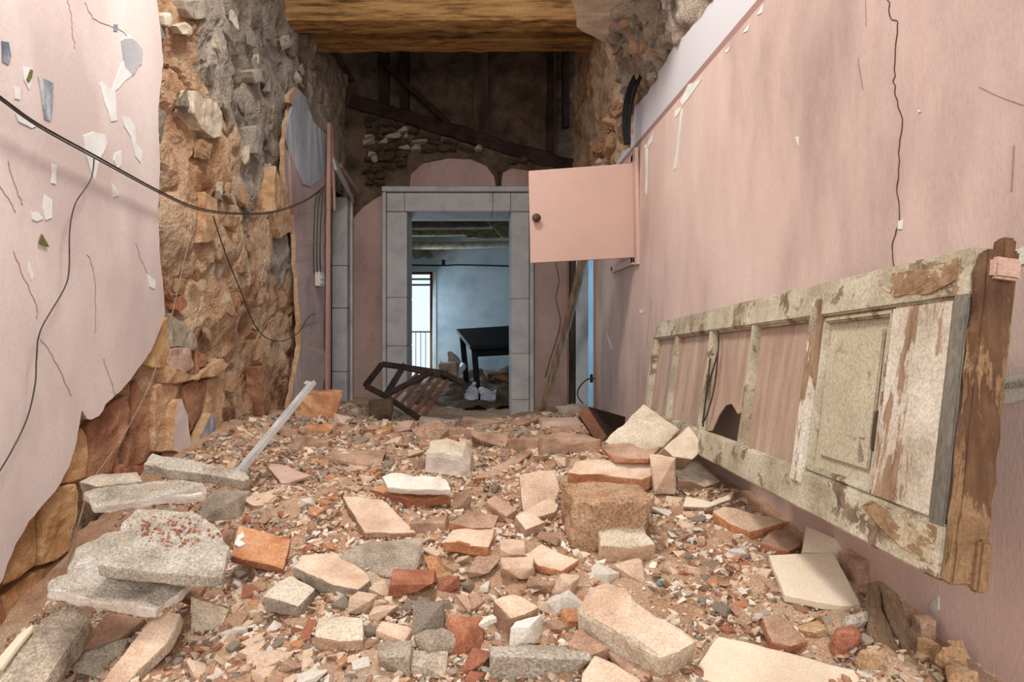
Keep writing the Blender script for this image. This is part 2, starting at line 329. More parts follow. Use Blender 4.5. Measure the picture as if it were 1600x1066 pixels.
ring = [Vector((XL, 2.4, 3.7)), Vector((XL, 2.45, 2.9))]+e1+[Vector((XL, .9, .2)), Vector((XL, -1.6, .2)), Vector((XL, -1.6, 3.7))]
def plate(name, ring, ext, m, parent, L=.09, amp=.004, s=7, seed=0.):
    return prism(name, ring, ext, m, parent, 0, L, amp, s, seed, False)
plate('plaster_layer', ring, (-.022, 0, 0), [M['pink'], M['mortar']], wl, 0, 0, 3, 3)['label'] = 'pale pink plaster with flaked patches and a torn edge'
edge2 = [(463, 138), (478, 150), (490, 190), (511, 212), (512, 300), (510, 664), (449, 668), (458, 600), (470, 540), (466, 470), (462, 400), (459, 335), (446, 290), (443, 225), (447, 198)]
def leftpt(x, y, off=0): return onX(x, y, XL+off)
plate('plaster_remnant', jagged([leftpt(x, y, -.005) for x, y in edge2], .05, .012, 2), (-.03, 0, 0), [M['pink_dull'], M['mortar']], wl, .12, .008, 4, 5)['label'] = 'dull pink plaster remnant beside the side doorway'
edge3 = [(463, 139), (478, 151), (489, 190), (510, 212), (511, 262), (500, 280), (486, 292), (474, 288), (462, 262), (449, 226), (446, 205)]
plate('whitewash_patch', jagged([leftpt(x, y, .002) for x, y in edge3], .05, .012, 2), (-.006, 0, 0), M['whitewash'], wl, .12, .003, 4, 5)['label'] = 'grey-white upper paint on the plaster remnant'
plate('plaster_chip', [leftpt(*p, .01) for p in [(451, 150), (462, 137), (468, 142), (458, 164), (452, 160)]], (-.03, 0, 0), [M['rose'], M['mortar']], wl, .05, .002)
# flaked patches, old paint showing
def flake(pts, m, parent, f=leftpt, off=.0025, name='paint_flake', jag=.008):
    x_ = f(*pts[0], off).x
    return plate(name, [Vector((x_, p.y, p.z)) for p in jagged([f(x, y, off) for x, y in pts], .025, jag, len(pts))], (-.004 if f is leftpt else .004, 0, 0), m, parent, 0, 0)
for pts in ([(190, 62), (205, 55), (222, 78), (222, 100), (206, 118), (192, 130), (180, 142), (182, 180), (184, 188), (174, 190), (164, 160), (157, 132), (160, 128), (176, 142), (186, 112), (196, 92)],
            [(131, 212), (146, 206), (164, 210), (168, 222), (158, 245), (148, 282), (141, 262), (134, 240)],
            [(191, 182), (204, 184), (212, 200), (213, 226), (223, 236), (220, 254), (212, 244), (205, 214), (194, 196)],
            [(36, 104), (52, 108), (50, 130), (46, 140), (38, 124)], [(25, 178), (40, 186), (58, 197), (50, 200), (30, 190)],
            [(180, 240), (190, 236), (190, 258), (184, 264), (178, 250)], [(173, 284), (186, 300), (186, 306), (178, 308)], [(70, 304), (82, 312), (82, 340), (72, 344), (68, 326)],
            [(82, 256), (90, 258), (88, 288), (81, 286)], [(50, 333), (60, 332), (68, 342), (58, 346), (51, 343)], [(22, 136), (32, 138), (32, 156), (24, 154)],
            [(230, 428), (244, 440), (242, 452), (234, 448)], [(46, 408), (53, 430), (50, 438), (46, 426)]):
    flake(pts, M['white'], wl)
for pts in ([(3, 64), (14, 66), (18, 88), (14, 102), (4, 96)], [(60, 120), (72, 124), (84, 130), (82, 170), (80, 190), (70, 186), (66, 158)], [(178, 38), (184, 38), (184, 49), (178, 48)]):
    flake(pts, M['bluegrey'], wl)
flake([(190, 64), (206, 60), (224, 78), (222, 98), (208, 118), (196, 104)], M['whitewash'], wl, off=.0032)
for pts in ([(43, 124), (49, 108), (52, 110), (50, 122), (46, 128)], [(62, 380), (66, 366), (72, 376), (77, 386)]):
    flake(pts, M['leaf'], wl, off=.006, name='dry_leaf', jag=0)
def crack(pts, r, parent, f, m='grime', off=.001): return tube('crack', [f(x, y, off) for x, y in pts], r, M[m], parent, 4, 2)
for pts in ([(106, 0), (112, 26), (114, 52), (118, 76)], [(132, 4), (146, 28), (166, 38), (190, 48), (206, 62), (222, 76)], [(12, 252), (24, 292), (36, 320)], [(0, 290), (14, 312), (24, 332)],
            [(63, 530), (82, 556), (98, 590), (112, 618)], [(22, 392), (36, 430), (54, 470), (58, 498)], [(136, 398), (146, 420), (150, 470), (148, 520)], [(212, 380), (226, 420), (240, 450)], [(162, 560), (176, 600), (182, 622)]):
    crack([(x+random.uniform(-1.5, 1.5), y) for x, y in smooth_pts([Vector((a, b)) for a, b in pts], 5)], .0008, wl, leftpt, 'crackline')
# blocks and stones laid bare on the left wall
def wall_stone(pts, m, proud=.03, back=-.09, name='stone', amp=.009, jag=.01, bev=.005):
    seed = pts[0][0]*.37
    return prism(name, jagged([leftpt(x, y, -.05+proud) for x, y in pts], .05, jag, seed), (back, 0, 0), m, wl, bev, .035, amp, 14, seed)
for pts, m, pr in (([(4, 915), (12, 880), (38, 828), (57, 797), (60, 884), (35, 900)], 'ochre', .012), ([(63, 795), (92, 762), (117, 757), (124, 772), (112, 858), (90, 874), (66, 884)], 'ochre', .02),
                   ([(93, 757), (108, 722), (117, 690), (127, 668), (134, 682), (134, 746), (112, 754)], 'ochre', .012), ([(137, 668), (166, 636), (199, 616), (204, 640), (192, 690), (174, 738), (138, 748)], 'brownblock', .01),
                   ([(0, 935), (34, 908), (64, 890), (100, 874), (104, 886), (80, 930), (62, 966), (30, 1004), (0, 1016)], 'ochre', .0), ([(0, 930), (-30, 960), (-60, 1060), (20, 1020)], 'brownblock', .0),
                   ([(206, 606), (214, 588), (238, 590), (239, 640), (236, 706), (226, 722), (196, 730), (205, 680)], 'brownblock', -.005), ([(243, 604), (262, 596), (276, 606), (270, 660), (268, 706), (241, 706)], 'mortar', .015),
                   ([(286, 604), (300, 596), (322, 598), (320, 632), (308, 656), (298, 676), (292, 640)], 'brownblock', .02), ([(325, 594), (346, 588), (352, 620), (346, 670), (330, 690), (322, 650)], 'mortar', .01),
                   ([(223, 570), (238, 540), (252, 510), (264, 492), (266, 540), (260, 574), (240, 574)], 'ochre', .02), ([(266, 490), (284, 500), (306, 526), (310, 544), (296, 548), (280, 542), (268, 544)], 'grey', .03),
                   ([(268, 546), (282, 544), (300, 546), (303, 572), (292, 582), (262, 584), (258, 580)], 'rose', .03), ([(306, 548), (326, 556), (322, 572), (306, 580)], 'brownblock', .02), ([(276, 464), (286, 462), (296, 474), (282, 488), (276, 484)], 'red', .025),
                   ([(160, 750), (184, 744), (186, 730), (230, 724), (226, 740), (200, 752), (164, 760)], 'red', -.005), ([(300, 142), (322, 150), (340, 160), (349, 180), (346, 214), (334, 216), (316, 202), (302, 176)], 'cream', .045),
                   ([(288, 0), (326, 0), (328, 22), (316, 30), (298, 26), (290, 14)], 'grey', .04), ([(258, 24), (266, 22), (270, 34), (264, 42), (259, 40)], 'cream', .04), ([(276, 40), (290, 36), (300, 44), (300, 54), (286, 54)], 'cream', .035),
                   ([(392, 200), (406, 194), (414, 214), (410, 236), (398, 240)], 'greymason', .05), ([(394, 112), (410, 108), (412, 128), (400, 130)], 'grey', .05), ([(320, 300), (340, 312), (342, 372), (322, 380)], 'mortar', .045),
                   ([(256, 560), (300, 590), (350, 560), (358, 570), (340, 586), (262, 600)], 'mortar', .035), ([(430, 260), (452, 300), (456, 360), (440, 372), (426, 330)], 'mortar', .05), ([(406, 575), (420, 568), (424, 630), (412, 650)], 'brownblock', .035)):
    wall_stone(pts, M[m], pr)
plate('plaster_remnant', jagged([leftpt(x, y, .0) for x, y in [(276, 632), (284, 624), (294, 650), (299, 700), (286, 712), (270, 704), (274, 668)]], .04, .008), (-.04, 0, 0), [M['pink'], M['mortar']], wl, .05, .003)
plate('plaster_remnant', jagged([leftpt(x, y, .0) for x, y in [(330, 646), (338, 660), (334, 690), (316, 704), (306, 700), (318, 672)]], .04, .008), (-.05, 0, 0), [M['bluegrey'], M['mortar']], wl, .05, .003)
R = random.Random(11)
tmpl = []
for i in range(8):
    bm = hull((1, 1, 1), 400+i, .4, 13, .3, .12, .1); me = bpy.data.meshes.new('stone'); bmesh.ops.recalc_face_normals(bm, faces=bm.faces); bm.to_mesh(me); bm.free(); tmpl.append(me)
tm = {}
def stone_mesh(i, m):
    k = (i % 8, m)
    if k not in tm: me = tmpl[i % 8].copy(); me.materials.append(M[m]); tm[k] = me
    return tm[k]
for i in range(110):                                    # loose stones bedded in the earth core
    y = R.uniform(2.55, 5.1); z = R.uniform(CZ-.35, CZ+2.1)
    q = proj((XL, y, z))
    if q[0] > 440 and 140 < q[1] < 660: continue
    if q[1] < -20: continue
    up = (z-CZ-.4)+(y-3)*.4
    o = link('stone', stone_mesh(i, R.choice(['greymason', 'grey', 'greymason', 'cream']) if up+R.uniform(-.3, .3) > .35 else R.choice(['mortar', 'masonry', 'brownblock', 'mortar'])), None, wl)
    o.location = (XL-.06+.05*max(0, 1-abs(y-3.2)/.9)*max(0, 1-abs(z-CZ-.6)/1.6), y, z); o.scale = (.045, R.uniform(.04, .12), R.uniform(.04, .13)); o.rotation_euler = (R.uniform(-.6, .6), R.uniform(-.2, .2), R.uniform(-.2, .2))

# ---- right wall
ys = [(6.3, 1.02), (5.6, 1.1), (5.0, .98), (4.5, 1.12), (4.0, .99), (3.75, 1.02), (3.57, .985), (3.47, 1.19), (3.2, 1.15), (3.05, 1.18), (2.7, 1.19), (2.45, 1.16), (2.3, 1.16), (1.6, 1.17), (-1.6, 1.17)]
top = [Vector((XR, p.y, p.z)) for p in jagged([Vector((XR, y, CZ+z)) for y, z in ys], .05, .018, 4, False)]
ringR = [Vector((XR, -1.6, 0)), Vector((XR, 4.72, 0)), Vector((XR, 4.72, CZ+.86)), Vector((XR, 5.88, CZ+.86)), Vector((XR, 5.88, 0)), Vector((XR, 6.3, 0))]+top
def right_relief(u, v):
    y = 2.0+u*4.3; z = CZ+.7+v*2.15; p = Vector((3, y, z))
    return Vector((XR+.07-.05*fbm(p, 1.6, 3)-.03*noise.noise(p*5)-.022*fbm(p, 11, 4), y, z))
wr = plate('wall_right', ringR, (.03, 0, 0), [M['pinkband'], M['mortar']], None, 0, 0, 2.5, 9)
struct(wr, 'tall pink plaster wall with a grey-white upper band on the right', 'wall')
sheet('masonry_core', right_relief, 200, 100, M['masonry'], wr, None, False)
def rightpt(x, y, off=0): return onX(x, y, XR-off)
crack([(x+random.uniform(-1.8, 1.8), y) for x, y in smooth_pts([Vector(p) for p in [(1388, 0), (1392, 28), (1402, 40), (1398, 110), (1398, 140), (1408, 186), (1405, 240), (1402, 300), (1404, 345), (1396, 380), (1396, 420)]], 5)], .0009, wr, rightpt)
for pts in ([(1352, 0), (1353, 40)], [(1530, 136), (1560, 150), (1598, 164)], [(1584, 226), (1580, 300)], [(1340, 90), (1348, 140)], [(1010, 545), (1014, 500), (1018, 470)]): crack(smooth_pts([Vector(p) for p in pts], 4), .0006, wr, rightpt, 'crackline')
for pts in ([(1063, 158), (1075, 132), (1096, 124), (1078, 150), (1066, 165)], [(1054, 174), (1066, 164), (1060, 178), (1054, 184)], [(1012, 222), (1020, 206), (1018, 222), (1012, 232)], [(1005, 228), (1012, 224), (1010, 232)],
            [(1132, 80), (1142, 72), (1136, 82)], [(1160, 52), (1172, 36), (1168, 48)], [(1182, 24), (1192, 6), (1190, 20)], [(1064, 170), (1066, 172), (1056, 262), (1052, 268)], [(1008, 232), (1012, 232), (1010, 304), (1008, 300)],
            [(1242, 214), (1247, 214), (1247, 228)], [(1434, 172), (1438, 174), (1434, 176)], [(1404, 345), (1410, 344), (1408, 358), (1402, 358)], [(947, 520), (952, 530), (958, 545), (953, 548)], [(1000, 484), (1006, 486), (1004, 490), (998, 489)]):
    flake(pts, M['white'], wr, rightpt, .002, jag=.003)
for pts in ([(1542, 610), (1556, 596), (1578, 588), (1602, 586), (1620, 590), (1620, 618), (1600, 624), (1580, 630), (1562, 632), (1548, 622)], [(1566, 404), (1580, 394), (1598, 386), (1616, 386), (1616, 410), (1590, 414), (1574, 424), (1566, 416)],
            [(1456, 940), (1466, 932), (1466, 954), (1458, 960), (1452, 952)], [(1532, 1046), (1552, 1056), (1566, 1076), (1540, 1076), (1528, 1060)], [(1514, 1034), (1526, 1036), (1532, 1042), (1520, 1044)]):
    flake(pts, M['palegreen'], wr, rightpt, .002, jag=.006)
for pts in ([(1552, 606), (1576, 598), (1600, 592), (1600, 604), (1576, 606), (1556, 612)],): flake(pts, M['grey'], wr, rightpt, .004, jag=.005)
flake([(1528, 762), (1530, 768), (1540, 798), (1538, 796)], M['white'], wr, rightpt, .002, jag=.001)

# ---- broken cove and scrap of ceiling above the right wall
def cove(u, v):
    prof = [(.845, 1.13), (.81, 1.22), (.78, 1.32), (.745, 1.41), (.70, 1.47), (.64, 1.52)]
    t = v*(len(prof)-1); i = min(int(t), len(prof)-2); a, b = prof[i], prof[i+1]; k = t-i
    y = 2.15+u*1.39-.25*max(0, v-.4)*max(0, u-.8)*5; p = Vector((a[0]+(b[0]-a[0])*k, y, CZ+a[1]+(b[1]-a[1])*k)); e = min(1, v*6)
    n = .05*fbm(p, 5, 4)+.025*fbm(p, 17, 3)
    return p+Vector((.7, 0, .7))*n*e
cl = sheet('ceiling', cove, 90, 26, [M['greymason']], None)
struct(cl, 'broken cove and scrap of grey ceiling plaster over the right wall', 'ceiling')
cp = [(.44, 2.5), (.40, 2.75), (.40, 2.95), (.45, 3.1), (.47, 3.22), (.56, 3.31), (.66, 3.41), (.72, 3.47), (.84, 3.58), (.86, 2.5)]
plate('ceiling_plaster', jagged([Vector((x, y, CZ+1.5)) for x, y in cp], .06, .016, 3), (0, 0, .05), [M['cream'], M['greymason']], cl, .07, .012, 5, 2)
for i in range(40):
    o = link('stone', stone_mesh(i, R.choice(['greymason', 'mortar', 'greymason', 'grey'])), None, cl); v = R.uniform(.15, .8); o.location = cove(R.uniform(.3, 1), v)
    o.scale = [R.uniform(.03, .09) for _ in range(3)]; o.rotation_euler = [R.uniform(0, 3) for _ in range(3)]
for i in range(26):                                     # crumbled core where the right wall is broken away
    o = link('stone', stone_mesh(i, R.choice(['mortar', 'masonry', 'brownblock', 'rose'])), None, wr); y = R.uniform(3.5, 4.9)
    o.location = (XR+.03+.02*R.random(), y, CZ+1.0+R.uniform(0, .3)*(1 if y < 3.9 else 1.3)); o.scale = (.1, R.uniform(.06, .2), R.uniform(.06, .16)); o.rotation_euler = [R.uniform(-.5, .5) for _ in range(3)]

# ---- beams and boards of the floor above
for nm, y0, y1, z0, z1, lab, sd in (('ceiling_beam', 4.45, 4.68, 2.12, 2.38, 'nearer honey-brown timber beam across the top of the corridor', 1), ('ceiling_beam', 4.98, 5.2, 2.20, 2.40, 'farther and darker timber beam just below the front beam', 5)):
    o = bar(nm, (-1.4, (y0+y1)/2, CZ+(z0+z1)/2), (1.0, (y0+y1)/2+.02, CZ+(z0+z1)/2+.02), y1-y0, z1-z0, M['beam'], None, (0, 0, 1), .02, .012, .07, sd)
    tag(o, lab, 'beam', 'ceiling beams')
bx = box('ceiling', -3.3, 3.1, 4.0, 6.75, CZ+2.78, CZ+2.85, M['roof'], None, 0); struct(bx, 'dark boards above the two timber beams', 'ceiling')

# ---- far wall: rough masonry, pink plaster, stone door surround
def far_relief(u, v):
    x = -1.45+u*2.45; z = v*3.7; p = Vector((x, 9, z))
    return Vector((x, YF+.045-.035*fbm(p, 3, 4)-.02*fbm(p, 11, 3), z))
def beam_line(px): return 165+(px-555)*(258-165)/325
def far_skip(p):
    px, py = proj(p)
    return (px > 603 and px < 829 and py > 296) or py < beam_line(px)+6
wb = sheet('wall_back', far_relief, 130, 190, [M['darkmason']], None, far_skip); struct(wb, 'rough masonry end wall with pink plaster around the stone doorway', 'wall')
def farpt(x, y, d=YF): return P(x, y, d)
for pts in ([(549, 345), (566, 325), (584, 312), (599, 304), (599, 690), (549, 690)], [(831, 300), (850, 296), (890, 300), (890, 690), (831, 690)], [(640, 294), (642, 272), (660, 256), (700, 248), (735, 249), (760, 260), (772, 276), (775, 294)],
            [(783, 295), (786, 270), (800, 263), (822, 266), (836, 276), (836, 296)]):
    plate('plaster_patch', jagged([farpt(x, y, YF-.005) for x, y in pts], .06, .006, pts[0][0]), (0, .05, 0), [M['pink_dull'], M['mortar']], wb, .15, .004, 4, 1)
crack([(868, 410), (874, 440), (868, 465), (876, 500), (870, 530), (860, 560), (852, 590)], .004, wb, lambda x, y, o: farpt(x, y, YF-.008)); crack([(776, 262), (780, 278), (778, 294)], .005, wb, lambda x, y, o: farpt(x, y, YF-.008))
for row in range(13):                                   # courses of rubble stone over the doorway
    y = 178+row*9; x = 566+R.uniform(0, 10)
    while x < 884:
        wd = R.uniform(10, 26); cx = x+wd/2; x += wd+1
        arch = 262-30*max(0, 1-((cx-708)/78)**2)**.5
        if y < beam_line(cx)+10 or (arch-16 < y+4 and 632 < cx < 784 and y > 232) or (y > 256 and cx > 778) or (y > 262 and 600 < cx): continue
        o = link('stone', stone_mesh(row*7+int(x), R.choice(['darkmason', 'darkmason', 'log', 'darkmason'])), None, wb)
        o.location = farpt(cx, y+R.uniform(-2, 2), YF); o.scale = (wd*.0066, .1, R.uniform(.045, .07)); o.rotation_euler = (0, R.uniform(-.15, .15), 0)
def up_relief(u, v):
    x = -1.5+u*2.7; z = CZ+1.1+v*1.75; p = Vector((x, 14, z)); return Vector((x, 6.5-.06*fbm(p, 2.2, 4)-.03*fbm(p, 9, 3), z))
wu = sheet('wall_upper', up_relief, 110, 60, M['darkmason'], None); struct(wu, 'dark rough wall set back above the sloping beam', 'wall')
o = bar('sloping_beam', farpt(548, 160, 6.33), farpt(892, 262, 6.33), .14, .13, M['darkwood'], None, (0, 0, 1), .01, .02, .1, 3); tag(o, 'charred beam sloping down to the right above the doorway', 'beam')
for i, (x, y0, y1, wd, lab) in enumerate(((600, 70, 172, .10, 'blackened upright stud at the left, nearest the corner'), (632, 70, 182, .09, 'brown upright stud crossed by the thin diagonal brace'), (751, 70, 216, .13, 'wide upright stud above the middle of the doorway'),
                                  (861, 70, 248, .08, 'slim dark upright stud right of the middle'), (884, 70, 200, .07, 'short stud in the dark right corner'), (912, 80, 150, .09, 'stub of a stud beside the broken right wall'))):
    s = empty('wall_stud', farpt(x, y1, 6.42)); tag(s, lab, 'stud', 'wall studs')
    bar('post', farpt(x, y0, 6.42), farpt(x, y1, 6.42), wd, .09, M['darkwood'] if i != 2 else M['studwood'], s, (0, 1, 0), .004, .006, .15, i)
    if i in (2, 3): bar('edge_strip', farpt(x+wd*78, y0, 6.37), farpt(x+wd*78, y1, 6.37), .02, .03, M['studwood'], s, (0, 1, 0), .002)
o = bar('diagonal_brace', farpt(603, 102, 6.27), farpt(700, 192, 6.27), .05, .05, M['darkwood'], None, (0, 1, 0), .006, .006, .1, 2); tag(o, 'thin black brace slanting between the studs', 'brace')
# stone door surround
d1 = empty('door_1', (0, YF, 0)); struct(d1, 'open doorway in the end wall framed with grey stone blocks', 'doorway')
def fblock(x0, y0, x1, y1, yn, yf, m='jamb', name='jamb_block'):
    a, b = farpt(x0, y1, 6.17), farpt(x1, y0, 6.17)
    return box(name, a.x+.0015, b.x-.0015, yn, yf, a.z+.0015, b.z-.0015, M[m], d1, .006)
for ys_, x0, x1 in (([331, 465, 541, 612, 700], 604, 636), ([331, 467, 553, 625, 700], 798, 827)):
    for a, b in zip(ys_, ys_[1:]): fblock(x0, a, x1, b, 6.17, 6.62)
for a, b in ((604, 632), (632, 770), (770, 798), (798, 827)): fblock(a, 301, b, 330.5, 6.17, 6.62, name='lintel_block')
fblock(597, 292, 834, 300.5, 6.13, 6.3, name='cornice'); fblock(597, 300.5, 603.6, 700, 6.15, 6.3, name='moulding'); fblock(827.4, 300.5, 834, 700, 6.15, 6.3, name='moulding')

# ---- side doorways
def shell(name, x0, x1, y0, y1, z1, m, skip, lab):
    fs = {'x0': [(x0, y0, 0), (x0, y1, 0), (x0, y1, z1), (x0, y0, z1)], 'x1': [(x1, y0, 0), (x1, y1, 0), (x1, y1, z1), (x1, y0, z1)], 'y0': [(x0, y0, 0), (x1, y0, 0), (x1, y0, z1), (x0, y0, z1)],
          'y1': [(x0, y1, 0), (x1, y1, 0), (x1, y1, z1), (x0, y1, z1)], 't': [(x0, y0, z1), (x1, y0, z1), (x1, y1, z1), (x0, y1, z1)]}
    struct(quads(name, [f for k, f in fs.items() if k not in skip], m), lab, 'wall')
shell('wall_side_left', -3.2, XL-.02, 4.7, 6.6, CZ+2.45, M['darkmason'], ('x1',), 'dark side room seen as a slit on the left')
shell('wall_side_right', XR+.12, 3.0, 4.0, 6.6, CZ+1.6, M['bluewall'], ('x0',), 'pale blue side room seen through the slit on the right')
quads('wall_side_right_inner', [[(XR+.125, 5.98, 0), (XR+.125, 6.6, 0), (XR+.125, 6.6, CZ+1.6), (XR+.125, 5.98, CZ+1.6)], [(XR+.125, 4.0, 0), (XR+.125, 4.62, 0), (XR+.125, 4.62, CZ+1.6), (XR+.125, 4.0, CZ+1.6)], [(XR+.125, 4.6, CZ+.88), (XR+.125, 6, CZ+.88), (XR+.125, 6, CZ+1.6), (XR+.125, 4.6, CZ+1.6)]], M['bluewall'])
struct(bpy.data.objects['wall_side_right_inner'], 'inner face of the pale blue side room', 'wall')
d2 = empty('door_2', (XL, 5.7, 0)); struct(d2, 'side doorway in the left wall with grey reveal and broken casing', 'doorway')
for a, b in ((0, .75), (.755, 1.35), (1.355, 1.75), (1.755, CZ+1.2)): box('reveal_block', XL-.155, XL-.012, 6.02, 6.24, a, b, M['jamb'], d2, .006)
bar('casing', (XL+.01, 5.16, .3), (XL+.03, 5.16, CZ+1.62), .05, .03, M['casing'], d2, (1, 0, 0), .003, .004, .1); bar('casing', (XL+.005, 5.23, .3), (XL+.01, 5.23, CZ+1.45), .035, .03, M['casing'], d2, (1, 0, 0), .003)
box('reveal_block', XL-.155, XL-.03, 5.1, 5.24, 0, CZ+1.25, M['darkwood'], d2, .004); bar('casing', (XL+.008, 6.14, .3), (XL+.008, 6.14, CZ+1.25), .05, .025, M['jamb'], d2, (1, 0, 0), .003)
bar('torn_board', P(521, 252, 5.3), P(549, 305, 6.1), .16, .02, M['jamb'], d2, (1, 0, .3), .003); bar('torn_board', P(518, 195, 5.3), P(523, 330, 5.35), .035, .02, M['casing'], d2, (1, 0, 0), .003)
bar('torn_board', P(532, 258, 5.6), P(560, 300, 6.15), .04, .02, M['casing'], d2, (1, 0, .3), .003)
d3 = empty('door_3', (XR, 5.3, 0)); struct(d3, 'narrow-looking side doorway in the right wall with grey reveal', 'doorway')
box('reveal', XR+.005, XR+.15, 5.88, 5.98, 0, CZ+.86, M['jamb'], d3, .004); box('casing', XR-.02, XR+.02, 5.86, 5.97, 0, CZ+.9, M['studwood'], d3, .004)
box('casing', XR-.008, XR+.015, 4.58, 4.73, 0, CZ+.9, M['casing'], d3, .004); box('lintel', XR+.0, XR+.14, 4.6, 5.98, CZ+.86, CZ+.98, M['jamb'], d3, .004); box('reveal', XR+.03, XR+.125, 4.62, 4.72, 0, CZ+.86, M['jamb'], d3, .004)

# ---- the room behind
BW = 10.2; W0 = (600-VX)/F*BW; W1 = (682-VX)/F*BW; WT = CZ+(VY-424)/F*BW; WB = CZ+(VY-596)/F*BW
def solid(name, boxes, m, lab, cat='wall'):
    bm = bmesh.new()
    for x0, x1, y0, y1, z0, z1 in boxes:
        r = bmesh.ops.create_cube(bm, size=1)
        for v in r['verts']: v.co = Vector(((x0+x1)/2+v.co.x*(x1-x0), (y0+y1)/2+v.co.y*(y1-y0), (z0+z1)/2+v.co.z*(z1-z0)))
    return struct(from_bm(name, bm, m), lab, cat)
wf = solid('wall_far_room', [(-2.7, W0, BW, BW+.3, 0, 4), (W1, 1.7, BW, BW+.3, 0, 4), (W0, W1, BW, BW+.3, WT, 4), (W0, W1, BW, BW+.3, 0, WB)], M['bluewall'], 'blue-white end wall of the room behind the doorway')
solid('wall_far_room_sides', [(-2.8, -2.7, 6.62, 10.5, 0, 4), (1.6, 1.7, 6.62, 10.5, 0, 4), (-2.8, -.972, 6.62, 6.75, 0, 4), (.484, 1.7, 6.62, 6.75, 0, 4), (-1, .5, 6.62, 6.75, CZ+1.09, 4)], M['bluewall'], 'side walls of the room behind the doorway')
struct(box('ceiling_far_room', -2.8, 1.7, 6.6, 10.5, CZ+1.62, CZ+1.7, M['reed'], None, 0), 'sagging reed ceiling of the room behind', 'ceiling')
for (y, z, th, m, lab) in ((7.75, 1.36, .16, 'darkwood', 'dark ceiling log nearest the doorway in the room behind'), (8.5, 1.36, .17, 'darkmason', 'dark brown ceiling beam second from the doorway'), (9.25, 1.325, .09, 'reed', 'pale splintered ceiling beam third from the doorway'), (9.85, 1.22, .11, 'log', 'pale round ceiling pole along the end wall of the room behind')):
    o = tube('ceiling_pole', [(-2.6, y, CZ+z), (-.8, y+.01, CZ+z-.01), (.3, y, CZ+z+.01), (1.6, y, CZ+z)], th/2, M[m], None, 10, 6); tag(o, lab, 'beam', 'ceiling poles of the room behind')
o = plate('hanging_lath', jagged([P(x, y, 8.9) for x, y in [(728, 366), (732, 358), (770, 359), (777, 350), (798, 352), (798, 372), (730, 372)]], .06, .02), (0, .05, 0), M['reed'], None, .08, .02, 9); tag(o, 'pale broken lath hanging under the ceiling of the room behind', 'lath')
o = plate('reed_tuft', jagged([P(x, y, 8.0) for x, y in [(766, 352), (760, 340), (772, 334), (797, 333), (797, 366), (784, 368)]], .05, .03), (0, .06, 0), M['reed'], None, .05, .04, 14); tag(o, 'frayed bunch of reeds hanging at the right of the far ceiling', 'reeds')
o = plate('torn_ceiling_edge', jagged([P(x, y, 10.1) for x, y in [(620, 398), (640, 396), (648, 404), (664, 400), (676, 402), (686, 392), (694, 398), (700, 388), (620, 386)]], .05, .03), (0, .06, 0), M['greymason'], None, .08, .02, 9, 4); tag(o, 'ragged torn plaster edge above the far window', 'plaster')
o = tube('electric_cable', [P(630, 414, 10.15), P(693, 415, 10.15), P(720, 414, 10.15), P(800, 416, 10.15)], .012, M['black']); tag(o, 'thin black cable running along the blue end wall', 'cable')
o = bar('junction_box', P(693, 406, 10.14), P(693, 416, 10.14), .05, .04, M['black'], None, (0, 1, 0), .004); tag(o, 'small black clip on the cable of the blue end wall', 'junction box')
w1 = empty('window_1', (W0, BW, WB)); struct(w1, 'bright balcony window in the room behind, railing outside', 'window')
def wpart(name, x0, y0, x1, y1, ya, yb, m):
    a, b = P(x0, y1, BW), P(x1, y0, BW); return box(name, a.x, b.x, ya, yb, a.z, b.z, M[m], w1, .003)
wpart('window_frame', 671, 424, 676, 596, BW+.1, BW+.16, 'slatwood'); wpart('window_frame', 600, 424, 676, 428, BW+.1, BW+.16, 'slatwood'); wpart('reveal', 676, 424, 681.7, 596, BW-.01, BW+.25, 'white')
for y in (434, 443): wpart('shutter_slat', 600, y, 671, y+3, BW+.12, BW+.15, 'railing')
for i in range(9): wpart('railing_bar', 604+i*8, 520, 605+i*8, 596, BW+.5, BW+.52, 'railing')
wpart('railing_rail', 600, 518, 690, 520.5, BW+.5, BW+.53, 'railing')

